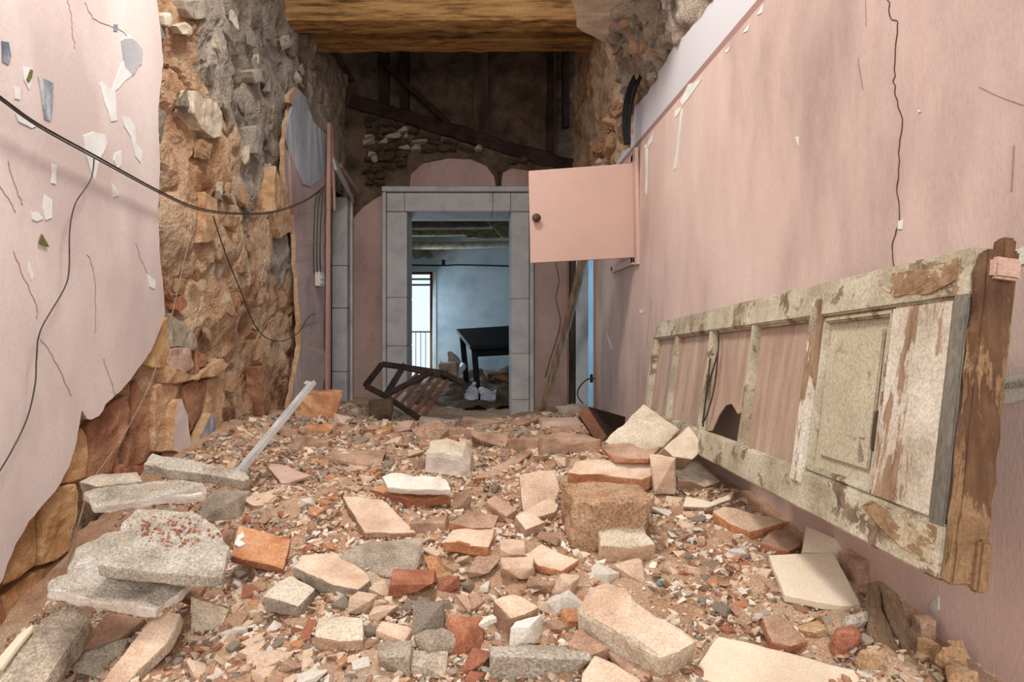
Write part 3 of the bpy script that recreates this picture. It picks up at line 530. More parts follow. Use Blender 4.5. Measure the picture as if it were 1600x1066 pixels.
# ================================================================ THE RUBBLE HEAP
def bed(u, v):
    y = .55+v**1.5*6.2; x = XL-.06+u*(XR-XL+.1); p = Vector((x, y, 2))
    return Vector((x, y, gz(x, y)+.012*fbm(p, 14, 4)+.006*fbm(p, 40, 2)))
gb = sheet('rubble_bed', bed, 200, 300, M['soil']); tag(gb, 'sandy tan dust and crumbs of the rubble heap filling the corridor', 'rubble', None, 'stuff')
planes = {}; named = []; occ = []                                                # picture rectangles already taken by named pieces
def slab(name, label, cat, poly, tilt, t, m, m2=None, d=None, roll=0., amp=.004, bev=.005, group=None, part=None, jag=.006):
    ymax = max(p[1] for p in poly); xa = [p for p in poly if p[1] == ymax][0][0]
    if d is None:
        d0 = ground_hit(xa, min(ymax+t*F/1.6*.8, 1200)); d = d0
        a = P(xa, ymax, d0)
        # put the front corner one thickness above the ground under it
        for _ in range(6):
            a = P(xa, ymax, d); e = a.z-(gz(max(XL, min(XR, a.x)), d)+t*.85*max(0, math.cos(math.radians(tilt)))); d = max(.6, d+e/max(.15, (ymax-VY)/F)*.8)
    a = P(xa, ymax, d); T = math.radians(tilt); n = Vector((-roll, -math.sin(T), math.cos(T))).normalized()
    pts = []
    for x, y in poly:
        r = ray(x, y); k = (a-Vector((0, 0, CZ))).dot(n)/r.dot(n); pts.append(r*k+Vector((0, 0, CZ)))
    o = prism(name, jagged(pts, .035, jag, xa*.1), -n*t, [M[m], M[m2 or m]], None, bev, .022 if d < 2.2 else .035, amp, 22, xa*.13)
    xs = [p[0] for p in poly]; ysl = [p[1] for p in poly]; occ.append((min(xs), min(ysl), max(xs), max(ysl)+t*F/d*.8))
    tag(o, label, cat, group)
    if label: named.append((o, occ[-1]))
    planes[o.name] = (a, n)
    return o
def rock(name, label, cat, bb, m, boxy=.5, d=None, flat=.7, amp=.05, group=None, rz=0.):
    x0, y0, x1, y1 = bb; cx = (x0+x1)/2
    if d is None: d = ground_hit(cx, min(y1, 1150))
    wd = (x1-x0)/F*d; h = (y1-y0)/F*d*flat; dp = wd*random.Random(int(x0*7+y0)).uniform(.7, 1.0)
    d2 = d+dp*.5; wd *= d2/d; s = int(x0*13+y0*7)
    bm = hull((wd, dp, h), s, boxy, 18, max(.012, wd*.14), amp*min(wd, h))
    c = P(cx, y1, d); c = Vector((c.x*d2/d, d2, c.z+h*.42))
    bmesh.ops.rotate(bm, verts=bm.verts, cent=(0, 0, 0), matrix=Matrix.Rotation(rz, 3, 'Z')); bmesh.ops.translate(bm, verts=bm.verts, vec=c)
    occ.append(bb); o = tag(from_bm(name, bm, M[m]), label, cat, group); named.append((o, bb)); return o
S = slab
# --- left pile
S('plaster_slab', 'large grey-white plaster slab lying on top of the left pile, red crumbs on it', 'slab', [(190, 815), (214, 796), (302, 799), (330, 815), (360, 854), (346, 903), (300, 899), (152, 882), (160, 870), (180, 850)], 11, .026, 'slab', 'slab', 1.27, 0, .005)
S('plaster_slab', 'grey-white plaster slab poking out beneath the topmost left slab', 'slab', [(69, 922), (75, 908), (105, 895), (112, 872), (120, 856), (178, 829), (300, 880), (305, 905), (275, 930), (242, 951), (150, 938)], 9, .022, 'slab', 'chalk', 1.27, 0, .007)
S('plaster_slab', 'narrow plaster slab with a white lower edge beneath the tapering slab at left', 'slab', [(130, 769), (150, 763), (245, 752), (316, 752), (318, 771), (240, 779), (145, 790)], 16, .024, 'slab', 'chalk', 1.72, .04, .006)
S('plaster_slab', 'dark mortar slab against the left wall behind the pile', 'slab', [(122, 753), (150, 741), (214, 737), (222, 752), (150, 760)], 12, .035, 'log', 'grey', 1.86, 0, .005)
S('plaster_slab', 'tapering plaster slab tilted up at the back of the left pile, beside the metal rail', 'slab', [(224, 726), (237, 708), (300, 718), (384, 738), (390, 748), (379, 752), (330, 742)], 24, .035, 'slab', 'slab', 1.93, -.12, .006)
S('floor_tile', 'square orange floor tile with a white smear beside the left slabs', 'tile', [(373, 820), (455, 842), (443, 890), (360, 868)], 14, .02, 'orange', 'red', None, -.03, .002)
S('mortar_slab', 'sandy mortar slab with a dark crumbling edge right of the orange tile', 'slab', [(457, 885), (469, 866), (525, 864), (577, 895), (580, 906), (560, 921), (520, 914)], 8, .03, 'tan', 'grey', None, 0, .007)
S('stone_block', 'grey-cream block half sunk in gravel below the sandy mortar slab', 'block', [(431, 909), (456, 900), (493, 920), (466, 948), (414, 933)], 14, .035, 'cream', 'grey', None, -.05, .006)
S('stone_block', 'low cream block with rounded top at the front left of centre', 'block', [(499, 966), (530, 962), (566, 967), (568, 1000), (530, 1002), (493, 995)], 12, .026, 'cream', 'brown', None, 0, .006)
S('brick_shard', 'long brown brick shard behind the orange tile', 'brick', [(376, 777), (420, 767), (468, 757), (476, 764), (450, 778), (420, 789), (395, 790)], 16, .02, 'tan', 'brown', None, .05)
S('plaster_shard', 'flat rose plaster shard lying near the metal rail', 'plaster', [(412, 722), (450, 728), (486, 742), (450, 755), (439, 755)], 10, .012, 'rose', 'brown', None, 0, .002)
S('floor_tile', 'tan floor tile lying flat left of centre, one corner towards the left', 'tile', [(535, 775), (598, 780), (651, 832), (610, 833), (570, 833)], 10, .02, 'tan', 'brown', None, 0, .002)
rock('mortar_mound', 'rounded mound of dark sandy mortar in front of the tan floor tile', 'mortar', (535, 836, 660, 912), 'grey', .2, None, .55, .05)
o = S('plastered_brick', 'brick with a white plaster coat lying left of the white block', 'brick', [(577, 764), (600, 756), (700, 766), (706, 776), (640, 782)], 10, .03, 'orange', 'red', None, 0, .005)
c = S('plaster_coat', None, None, [(596, 744), (612, 738), (699, 748), (705, 765), (650, 765), (606, 761)], 22, .022, 'chalk', 'chalk', 2.0, 0, .004); c.parent = o; c['label'] = 'white plaster coat with small dark holes'
S('plaster_block', 'squarish white plaster block standing in the middle distance', 'block', [(665, 708), (692, 705), (722, 712), (733, 726), (737, 748), (700, 744), (664, 739)], 96, .17, 'chalk', 'cream', None, .06, .005)
S('floor_tile', 'brown tile propped up right of the white plaster block', 'tile', [(740, 748), (772, 731), (828, 698), (832, 707), (802, 730), (784, 740), (764, 746)], 20, .03, 'brown', 'red', None, -.25, .003)
S('floor_tile', 'tan tile standing on edge left of the big earth lump', 'tile', [(811, 742), (840, 736), (868, 735), (875, 764), (866, 792), (817, 799)], 58, .026, 'tan', 'brown', None, 0, .002)
S('brick_shard', 'tan slab end leaning at the foot of the standing tan tile', 'brick', [(807, 802), (858, 778), (874, 788), (868, 800), (824, 812)], 25, .022, 'tan', 'brown', None, .1)
S('stone_block', 'small pale-topped brown block below the standing tan tile', 'block', [(804, 805), (832, 799), (852, 816), (821, 828)], 22, .035, 'tan', 'brown', None, -.05)
S('brick_block', 'pale-topped orange brick lying alone in the middle of the heap', 'brick', [(708, 826), (772, 828), (764, 855), (735, 853), (692, 847)], 12, .03, 'tan', 'orange', None, 0, .004)
rock('earth_block', 'big square lump of orange earth under the pale brick', 'lump', (878, 758, 1014, 866), 'earth', .55, None, .95, .13)
S('brick_block', 'long pale-topped brick lying on the big earth lump', 'brick', [(898, 721), (919, 717), (1022, 720), (1024, 740), (1005, 749), (940, 741), (887, 738)], 16, .045, 'tan', 'orange', 1.98, 0, .004)
S('stone_block', 'cream block with a scooped right side in front of the earth lump', 'block', [(935, 826), (970, 818), (1006, 814), (1010, 835), (1026, 850), (985, 856), (937, 853)], 22, .055, 'cream', 'tan', None, 0, .005)
S('concrete_block', 'big grey concrete block standing on its corner by the leaning door', 'block', [(944, 690), (1005, 630), (1063, 671), (1036, 700), (985, 713)], 46, .07, 'cream', 'cream', 2.16, .12, .005)
S('roof_tile', 'curved brown tile in front of the grey concrete block', 'tile', [(938, 694), (985, 692), (1010, 704), (1034, 697), (1014, 717), (962, 716)], 16, .018, 'brown', 'orange', 2.05, 0, .004)
S('stone_block', 'sharp cream block leaning between the concrete block and the door', 'block', [(1076, 665), (1099, 698), (1082, 718), (1052, 714), (1037, 700)], 50, .07, 'tile', 'brown', 1.99, -.3, .004)
rock('stone_block', 'upright pale stub below the sharp cream block', 'block', (1018, 703, 1053, 770), 'tan', .9, 1.95, .9)
S('stone_block', 'pale broken block with a brown underside beside the foot of the door', 'block', [(1050, 724), (1089, 720), (1127, 752), (1102, 761), (1080, 752), (1060, 751)], 24, .045, 'cream', 'brown', 1.98, -.1, .006)
S('plaster_shard', 'thin cream curl of plaster below the pale broken block', 'plaster', [(1066, 791), (1072, 775), (1110, 783), (1148, 766), (1142, 780), (1106, 793)], 14, .01, 'tile', 'grey', None, .05, .002)
S('brick_shard', 'long tan brick shard under the middle of the leaning door', 'brick', [(1113, 799), (1130, 790), (1180, 803), (1236, 814), (1200, 824), (1173, 831), (1140, 818)], 14, .026, 'tan', 'orange', None, 0, .005)
S('brick_shard', 'red-edged brick piece under the lower edge of the leaning door', 'brick', [(1188, 848), (1212, 825), (1243, 833), (1252, 852), (1232, 862)], 10, .02, 'brown', 'red', None, 0, .003)
S('floor_tile', 'smooth beige tile half hidden beneath the leaning door', 'tile', [(1260, 822), (1342, 856), (1319, 884), (1290, 865), (1254, 862)], 28, .014, 'tile', 'tile', 1.42, -.05, .001, .003, None, None, 0)
S('floor_tile', 'clean beige tile with a curved front edge lying in front of the door', 'tile', [(1201, 867), (1302, 863), (1346, 945), (1318, 947), (1285, 942), (1226, 930)], 10, .015, 'tile', 'tile', None, 0, .001, .003, None, None, .001)
S('floor_tile', 'large pale slab cut off by the bottom of the picture, right of centre', 'slab', [(1122, 993), (1200, 1011), (1338, 1046), (1344, 1058), (1340, 1100), (1066, 1112), (1080, 1050)], 12, .035, 'tile', 'tan', .98, 0, .002, .006, None, None, .003)
S('masonry_chunk', 'long beam-shaped chunk of plastered masonry sloping at the front', 'masonry', [(919, 919), (951, 909), (1090, 1001), (1062, 1018), (1032, 1029), (905, 951)], 16, .06, 'tan', 'cream', 1.04, 0, .006, .01)
S('floor_tile', 'pale tile under the front of the long masonry chunk, cut by the picture edge', 'tile', [(928, 1022), (960, 1036), (998, 1060), (1014, 1084), (905, 1100), (910, 1052)], 14, .02, 'tan', 'tan', .98, 0, .002)
S('floor_tile', 'thin brown tile wedged below the long masonry chunk', 'tile', [(945, 1012), (1027, 1050), (1004, 1066), (970, 1042)], 14, .015, 'brown', 'brown', 1.04, 0, .002)
S('stone_block', 'dusty brown block left of the lower end of the masonry chunk', 'block', [(887, 1007), (907, 984), (955, 1012), (922, 1026)], 20, .03, 'brown', 'brown', None, 0, .004)
rock('mortar_lump', 'big rough grey-white mortar lump at the bottom centre', 'mortar', (763, 1004, 915, 1075), 'slab', .4, 1.08, .75, .07)
rock('plaster_lump', 'small cream lump with ridges behind the big mortar lump', 'plaster', (794, 972, 852, 1012), 'chalk', .4, 1.18, .9)
S('stone_block', 'tan squared block behind the ridged lump', 'block', [(770, 938), (802, 926), (843, 949), (820, 960), (798, 967)], 24, .055, 'tan', 'brown', None, -.05, .004)
rock('brick_chunk', 'red-brown angular chunk left of the ridged lump', 'brick', (696, 972, 757, 1024), 'red', .7, None, .85)
rock('mortar_lump', 'dark grey pebbly mortar lump left of the red-brown chunk', 'mortar', (647, 990, 718, 1040), 'grey', .1, None, .85, .08)
rock('mortar_lump', 'grey lump at the front between two reddish chips', 'mortar', (587, 1014, 645, 1058), 'grey', .4, None, .85)
rock('mortar_lump', 'flat grey stone under the dark pebbly lump', 'mortar', (642, 1034, 700, 1060), 'log', .5, None, .8)
S('floor_tile', 'small tan tile piece left of the dark pebbly lump', 'tile', [(597, 969), (645, 981), (632, 1003), (586, 985)], 14, .018, 'tan', 'tan', None, 0, .002)
rock('brick_shard', 'bright red brick stub lying across the gravel', 'brick', (610, 904, 682, 934), 'red', .8, None, .8)
S('brick_shard', 'left one of two brown slivers standing side by side', 'brick', [(710, 928), (730, 928), (738, 948), (733, 958)], 30, .012, 'brown', 'brown', None, 0, .002)
S('brick_shard', 'right one of two brown slivers standing side by side', 'brick', [(731, 927), (746, 926), (760, 938), (737, 953)], 30, .012, 'brown', 'brown', None, 0, .002)
rock('brick_chunk', 'rounded tan brick lump right of the pale-topped brick', 'brick', (782, 876, 836, 915), 'tan', .6, None, .85)
rock('brick_chunk', 'small tan lump just above the rounded tan brick lump', 'brick', (781, 850, 824, 877), 'tan', .5, None, .85)
S('tile_shard', 'pale tile shard with a cream flake in front of the earth lump', 'tile', [(820, 866), (846, 850), (882, 866), (906, 874), (878, 892), (842, 884)], 12, .018, 'tan', 'orange', None, 0, .003)
S('brick_shard', 'brown flat shard behind the pale-topped brick', 'brick', [(701, 816), (738, 797), (781, 805), (773, 824), (735, 826)], 10, .02, 'brown', 'red', None, 0, .006)
rock('brick_chunk', 'flat brown lump right of the tan floor tile', 'brick', (642, 806, 702, 834), 'brown', .5, None, .7)
rock('brick_chunk', 'small upright brown stone below the white-coated brick', 'brick', (707, 768, 736, 800), 'brown', .6, None, .9)
S('brick_shard', 'brown block end lying in front of the propped brown tile', 'brick', [(759, 782), (774, 773), (809, 796), (792, 807)], 22, .025, 'brown', 'brown', None, -.05)
S('tile_shard', 'red-brown triangular tile piece right of the gravel patch', 'tile', [(1190, 962), (1209, 956), (1240, 975), (1263, 1002), (1236, 1010), (1206, 1003)], 14, .022, 'brown', 'red', None, 0, .003)
rock('brick_chunk', 'rounded red-brown stone left of the split plank', 'brick', (1297, 978, 1343, 1028), 'red', .5, None, .85)
rock('yellow_stone', 'upright yellow stone beside the lower end of the split plank', 'stone', (1334, 1014, 1371, 1054), 'yellow', .4, None, .9)
rock('yellow_stone', 'crumbly yellow stone between two red-brown pieces', 'stone', (1248, 977, 1286, 1005), 'yellow', .3, None, .9, .1)
rock('brick_chunk', 'brown brick chunk under the near end of the leaning door', 'brick', (1322, 866, 1370, 918), 'brown', .8, 1.36, .9)
rock('brick_chunk', 'rough tan lump at the foot of the right wall behind the split plank', 'brick', (1430, 962, 1458, 1000), 'brown', .4, None, .9)
rock('yellow_stone', 'biggest yellow stone at the foot of the right wall', 'stone', (1460, 1002, 1506, 1052), 'yellow', .4, 1.02, .9, .1)
rock('yellow_stone', 'small round yellow stone touching the right wall', 'stone', (1486, 1002, 1510, 1030), 'yellow', .2, 1.06, .9)
rock('yellow_stone', 'tall cream stone between the split plank and the biggest yellow stone', 'stone', (1438, 998, 1462, 1042), 'yellow', .3, 1.08, .95)
rock('yellow_stone', 'yellow stone cut by the bottom right of the picture', 'stone', (1470, 1046, 1516, 1078), 'yellow', .3, .98, .9)
rock('mortar_lump', 'grey lump beside the left plaster slabs, behind the orange tile', 'mortar', (316, 769, 386, 815), 'grey', .4, None, .85, .08)
rock('stone_block', 'upright rosy cream stone in front of the left plaster slabs', 'stone', (306, 922, 354, 986), 'cream', .3, None, .9)
rock('mortar_lump', 'crumbly pebble-studded mortar lump at the lower left, on the gravel', 'mortar', (110, 1018, 186, 1062), 'grey', .2, None, .8, .1)
S('floor_tile', 'brown tile leaning under the left plaster slabs', 'tile', [(120, 1008), (165, 958), (228, 966), (184, 1000), (146, 1021)], 30, .02, 'brown', 'brown', None, 0, .002)
S('floor_tile', 'pale-edged brown tile leaning at the lower left', 'tile', [(150, 1075), (236, 970), (262, 955), (284, 956), (262, 1004), (214, 1050), (190, 1075)], 30, .03, 'tan', 'cream', None, 0, .004)
S('tile_shard', 'dark brown tile corner beneath the lower left plaster slab', 'tile', [(278, 930), (305, 906), (322, 912), (306, 940)], 18, .02, 'brown', 'red', None, 0, .002)
S('weathered_board', 'thick grey weathered board end in the lower left corner', 'board', [(-40, 1075), (30, 1000), (78, 953), (125, 948), (142, 962), (108, 1010), (66, 1075)], 28, .06, 'log', 'log', 1.22, -.1, .006, .012)
S('plaster_strip', 'narrow cream plaster strip on the weathered board', 'plaster', [(-10, 1035), (28, 990), (52, 973), (50, 982), (20, 1018), (0, 1046)], 30, .012, 'tile', 'tile', 1.24, .1, .001)
rock('corner_stone', 'big triangular tan stone leaning by the left side doorway', 'stone', (468, 608, 530, 672), 'orange', .5, 3.85, .95)
rock('stone_cube', 'squared brown stone under the broken shutter', 'stone', (577, 618, 613, 662), 'darkmason', 1.0, 4.9, .9)
rock('mortar_lump', 'grey concrete lump at the foot of the right side doorway', 'mortar', (868, 627, 916, 660), 'grey', .4, 4.4, .9)
rock('earth_lump', 'rough grey-brown lump of earth and lath left of the wooden box', 'lump', (840, 676, 936, 712), 'brown', .3, None, .8, .1)
rock('stone_block', 'brown flat stone right behind the white plaster block', 'stone', (736, 672, 800, 700), 'brown', .4, None, .8)
rock('stone_block', 'grey stone behind the propped brown tile', 'stone', (790, 680, 850, 706), 'brown', .4, None, .8)
for i, (x0, y0, x1, y1, m, lab) in enumerate(((722, 655, 790, 668, 'brown', 'long flat stone on the crest of the heap below the doorway'), (655, 652, 715, 672, 'greymason', 'rounded stone on the crest below the broken shutter'), (620, 656, 648, 676, 'rose', 'pale round stone just below the broken shutter'),
                       (800, 652, 842, 668, 'brown', 'flat stone on the crest at the foot of the right jamb'), (585, 668, 612, 680, 'orange', 'orange stone on the left crest of the heap'), (690, 668, 748, 684, 'brown', 'flat brown stone behind the white plaster block'),
                       (842, 656, 905, 672, 'rose', 'split rose plaster sheet left of the wooden box'), (860, 668, 900, 682, 'brown', 'second split plaster sheet below the rose one'), (430, 668, 470, 684, 'brown', 'dark flat shard behind the metal rail'), (455, 684, 520, 704, 'brown', 'flat brown shard right of the metal rail'),
                       (520, 712, 600, 730, 'brown', 'long low shard left of the white plaster block'), (480, 664, 520, 678, 'orange', 'low orange stone below the big triangular stone'))):
    rock('flat_stone', lab, 'stone', (x0, y0, x1, y1), m, .6, None, .85)
S('pipe_stub', 'stub of whitish grey pipe beside the split plank', 'pipe', [(1322, 957), (1361, 949), (1361, 972), (1325, 979)], 40, .04, 'slab', 'slab', None, 0, .002, .012)
# split plank
o = empty('split_plank', P(1400, 1066, 1.0)); tag(o, 'rotten brown plank split lengthwise, standing by the right wall', 'plank')
for pts, dd in (([(1360, 911), (1369, 908), (1380, 950), (1394, 978), (1404, 1010), (1420, 1075), (1388, 1080), (1374, 1030), (1360, 984)], 1.06), ([(1370, 906), (1379, 908), (1405, 928), (1424, 980), (1470, 1085), (1428, 1085), (1412, 1020), (1392, 968), (1378, 930)], 1.05)):
    c = slab('plank_half', None, None, pts, 42, .03, 'oldplank', 'oldplank', dd, .1, .006, .006); c.parent = o; c.matrix_parent_inverse = Matrix.Translation(-Vector(o.location))
# wooden box by the leaning door
o = empty('wooden_box', P(930, 690, 3.0)); tag(o, 'broken brown wooden box tipped on its side by the concrete block', 'drawer')
pr = lambda name, pts, e, m: prism(name, pts, e, m, o, .002, 0, 0)
pr('front_panel', [P(903, 646, 3.0), P(918, 636, 3.02), P(948, 682, 2.9), P(936, 696, 2.88)], (.0, .015, .0), M['slatwood']); pr('side_panel', [P(918, 636, 3.03), P(975, 652, 3.3), P(972, 690, 3.3), P(945, 692, 2.95)], (.012, .015, 0), M['darkwood'])
pr('bottom_panel', [P(905, 650, 3.02), P(960, 668, 3.28), P(985, 700, 3.2), P(938, 697, 2.9)], (0, .01, -.012), M['darkwood'])
# metal rail
rl = empty('metal_rail', P(375, 738, 2.25)); tag(rl, 'dented silvery metal rail sticking up at a slant from the left heap', 'rail')
a, b = P(372, 740, 2.2), P(487, 600, 2.75); bar('channel', a, b, .034, .006, M['steel'], rl, (-.5, -1, .3), .001); s_ = Vector((.014, 0, .008))
bar('flange', a+s_, b+s_, .006, .02, M['steel'], rl, (-.5, -1, .3), .001); bar('flange', a-s_, b-s_, .006, .02, M['steel'], rl, (-.5, -1, .3), .001); bar('torn_tip', b, b+Vector((-.035, .02, .005)), .02, .003, M['steel'], rl, (0, -1, 1), 0)
# twig and white stick and teal chip
o = tube('twig', [P(690, 996, 1.2), P(705, 980, 1.21), P(718, 968, 1.22), P(745, 974, 1.22), P(765, 968, 1.23)], .0016, M['wire']); tag(o, 'thin bent brown twig over the dark pebbly lump', 'twig')
o = bar('white_stick', P(735, 982, 1.2), P(774, 966, 1.23), .016, .012, M['chalk'], None, (0, 0, 1), .002, .001, .02); tag(o, 'short white painted stick left of the tan squared block', 'stick')
rock('teal_chip', 'tiny teal chip on the gravel above the masonry chunk', 'chip', (1026, 904, 1038, 915), 'teal', .6, None, .8)

a_, n_p = planes['plaster_slab']; bm = bmesh.new(); R = random.Random(5)
for i in range(170):                                    # red crumbs scattered on the top slab
    r_ = ray(R.gauss(268, 32), R.gauss(832, 12)); k_ = (a_-Vector((0, 0, CZ))).dot(n_p)/r_.dot(n_p); c_ = r_*k_+Vector((0, 0, CZ))+n_p*.003; g = R.uniform(.0012, .0042)
    q = bmesh.ops.create_icosphere(bm, subdivisions=1, radius=g)
    for v in q['verts']: v.co = Vector((v.co.x*R.uniform(.7, 1.3), v.co.y*R.uniform(.7, 1.3), v.co.z*.7))+c_
o = from_bm('crumbs', bm, M['red'], bpy.data.objects['plaster_slab']); o['kind'] = 'stuff'; o['label'] = 'reddish crumbs'
a_, n_p = planes['floor_tile']; pts = []
for x, y in [(366, 852), (372, 838), (380, 833), (382, 840), (374, 845), (384, 851), (374, 856)]:
    r_ = ray(x, y); pts.append(r_*((a_-Vector((0, 0, CZ))).dot(n_p)/r_.dot(n_p))+Vector((0, 0, CZ))+n_p*.003)
o = prism('mortar_smear', pts, -n_p*.004, M['white'], bpy.data.objects['floor_tile'], 0, 0, 0); o['label'] = 'white smear'

# --- countable smaller stones, each its own object
KIND = {'cream': ('cream plaster', 'chalk'), 'tan': ('tan brick', 'tan'), 'brown': ('brown tile', 'brown'), 'red': ('red brick', 'red'), 'grey': ('grey mortar', 'grey'), 'orange': ('orange brick', 'orange'), 'yellow': ('yellow stone', 'yellow')}
shp = {}
def frag_mesh(i, k):
    key = (i % 10, k)
    if key not in shp:
        bm = hull((1, 1, 1), 900+i % 10, .5, 12, 0, 0, .09); bmesh.ops.recalc_face_normals(bm, faces=bm.faces); me = bpy.data.meshes.new('fragment'); bm.to_mesh(me); bm.free(); me.materials.append(M[KIND[k][1]]); shp[key] = me
    return shp[key]
def zone(px, py):
    if py < 720: return 'on the crest of the heap before the doorway'
    if py < 830: return 'on the slope behind the pale brick' if px > 640 else 'on the slope by the metal rail'
    if px < 560: return 'on the gravel in front of the left slabs'
    if px > 1040: return 'on the gravel in front of the leaning door'
    return 'in the middle of the near heap' if py < 960 else 'along the near edge of the heap'
R = random.Random(21); cnt = 0; tries = 0; placed = []; frags = []
while cnt < 280 and tries < 9000:
    tries += 1; px = R.uniform(60, 1480); py = R.choice((R.uniform(655, 830), R.uniform(800, 1066), R.uniform(860, 1066)))
    if px < 300 and py > 760: continue
    if px > 1130+(py-700)*.62 and py < 890: continue
    d = ground_hit(px, py)
    if d > 4.6: continue
    s = R.choice((R.uniform(.018, .034), R.uniform(.03, .06), R.uniform(.02, .045)))*(1 if d < 2 else 1.25 if d < 3 else 1.7)*(1.4 if 560 < px < 1000 else .85)
    rp = s*F/d*.5
    x_ = (px-VX)/F*d
    if x_ < XL+.05+s/2 or x_ > XR-.03-s/2: continue
    if any(a-rp*.5 < px < b_+rp*.5 and t-rp*.3 < py < bt+rp*.6 for a, t, b_, bt in occ): continue
    if any((px-q[0])**2+(1.6*(py-q[1]))**2 < (.8*(rp+q[2]))**2 for q in placed): continue
    k = R.choice(['cream', 'cream', 'tan', 'tan', 'tan', 'brown', 'brown', 'orange', 'red', 'grey', 'grey', 'yellow']) if d < 2.4 else R.choice(['tan', 'brown', 'brown', 'grey', 'orange', 'red'])
    if px > 1040 and py > 850: s *= .75
    sx, sy, sz = s*R.uniform(.8, 1.5), s*R.uniform(.7, 1.2), s*R.uniform(.35, .75)
    o = link('rubble_fragment', frag_mesh(R.randrange(10), k)); z_ = zone(px, py); o.location = (x_, d, gz(x_, d)+sz*.25); o.scale = (sx, sy, sz); o.rotation_euler = (R.uniform(-.35, .35), R.uniform(-.35, .35), R.uniform(0, 6.3))
    tag(o, 'small %s fragment lying %s' % (KIND[k][0], z_), 'fragment', '%s fragments %s' % (KIND[k][0], z_)); placed.append((px, py, rp)); frags.append((o, k, px, py, rp)); cnt += 1
STOP = {'with', 'lying', 'poking', 'under', 'beneath', 'below', 'against', 'behind', 'beside', 'tilted', 'half', 'standing', 'propped', 'leaning', 'at', 'near', 'in', 'on', 'right', 'left', 'between', 'cut', 'wedged', 'just', 'along', 'sloping', 'across', 'by', 'touching', 'and', 'above', 'to', 'of'}
refs = {}
for o, bb in named:
    ws = o['label'].split(); n_ = next((i for i, w_ in enumerate(ws) if i > 1 and w_.strip(',') in STOP), len(ws)); refs.setdefault(' '.join(ws[:min(n_, 7)]).strip(','), []).append(bb)
refs = [(t_, b_[0]) for t_, b_ in refs.items() if len(b_) == 1 and 'one of' not in t_ and 'left one' not in t_ and 'right one' not in t_]
lab = {}
for o, k, px, py, rp in frags:
    best = min(refs, key=lambda q: max(q[1][0]-px, 0, px-q[1][2])+1.5*max(q[1][1]-py, 0, py-q[1][3])); b_ = best[1]
    dx = px-(b_[0]+b_[2])/2; dy = (py-(b_[1]+b_[3])/2)*1.4
    side = ('left of' if dx < 0 else 'right of') if abs(dx) > abs(dy) else ('in front of' if dy > 0 else 'behind')
    lab.setdefault('%s fragment %s the %s' % (KIND[k][0], side, best[1] and best[0]), []).append((px, rp, o))
for t_, l_ in lab.items():
    l_.sort(key=lambda q: q[0]); n_ = len(l_)
    for i, (px, rp, o) in enumerate(l_):
        pre = 'small ' if n_ == 1 else (('left-hand ', 'right-hand ')[i] if n_ == 2 else ('leftmost ', 'middle ', 'rightmost ')[i] if n_ == 3 else ('leftmost ', 'second ', 'third ', 'rightmost ')[i] if n_ == 4 else ('leftmost ', 'second-from-left ', 'third-from-left ', 'fourth-from-left ', 'fifth-from-left ', 'sixth-from-left ', 'seventh-from-left ', 'eighth-from-left ')[i] if n_ < 9 else 'small ')
        o['label'] = pre+t_

# --- gravel nobody could count: one mesh
def gravel(name, N, size, ylim, seed, label):
    r = np.random.default_rng(seed); T = []
    for i in range(14):
        bm = hull((1, 1, 1), 700+i, .35, 9, 0, 0, 0); bmesh.ops.triangulate(bm, faces=bm.faces); bmesh.ops.recalc_face_normals(bm, faces=bm.faces); bm.verts.ensure_lookup_table()
        T.append((np.array([v.co[:] for v in bm.verts]), np.array([[v.index for v in f.verts] for f in bm.faces]))); bm.free()
    pal = np.array([lin(c)[:3] for c in ((242, 232, 216), (238, 222, 200), (236, 212, 184), (230, 204, 176), (220, 188, 156), (214, 174, 140), (190, 144, 112), (164, 118, 94), (172, 158, 142))])
    VV, FF, CC = [], [], []; off = 0
    y = ylim[0]+(ylim[1]-ylim[0])*r.random(N)**1.35; x = XL+.04+r.random(N)*(XR-XL-.09)
    for i in range(N):
        nz = noise.noise(Vector((x[i]*2.3, y[i]*2.3, seed)))
        if nz < -.25 and r.random() < .6: continue
        v, f = T[r.integers(14)]; s = size[0]+(size[1]-size[0])*r.random()**3.6; s *= (.8+.25*y[i]); a = r.random()*6.283; c_, s2 = math.cos(a), math.sin(a)
        q = v*np.array([s*(.8+.5*r.random()), s*(.7+.5*r.random()), s*(.5+.4*r.random())]); q = np.stack([q[:, 0]*c_-q[:, 1]*s2, q[:, 0]*s2+q[:, 1]*c_, q[:, 2]+q[:, 0]*r.normal()*.3], 1)
        q += np.array([x[i], y[i], gz(x[i], y[i])+s*.16]); VV.append(q); FF.append(f+off); off += len(v)
        CC.append(np.tile(pal[min(8, max(0, int(r.integers(9)+nz*2+(2.2 if y[i] > 2.4 else 1 if y[i] > 1.9 else 0))))]*r.uniform(.8, 1.08), (len(v), 1)))
    V = np.concatenate(VV); Fa = np.concatenate(FF); C = np.concatenate(CC)
    me = bpy.data.meshes.new(name); me.from_pydata(V.tolist(), [], Fa.tolist()); at = me.color_attributes.new('Col', 'FLOAT_COLOR', 'POINT'); at.data.foreach_set('color', np.concatenate([C, np.ones((len(C), 1))], 1).astype(np.float32).ravel())
    tag(link(name, me, M['gravel']), label, 'gravel', None, 'stuff')
gravel('gravel', 46000, (.003, .018), (.85, 3.0), 3, 'pale and rusty gravel strewn thickly over the near heap')
gravel('gravel', 9000, (.005, .026), (2.4, 5.6), 5, 'coarse dull gravel on the far slope of the heap')

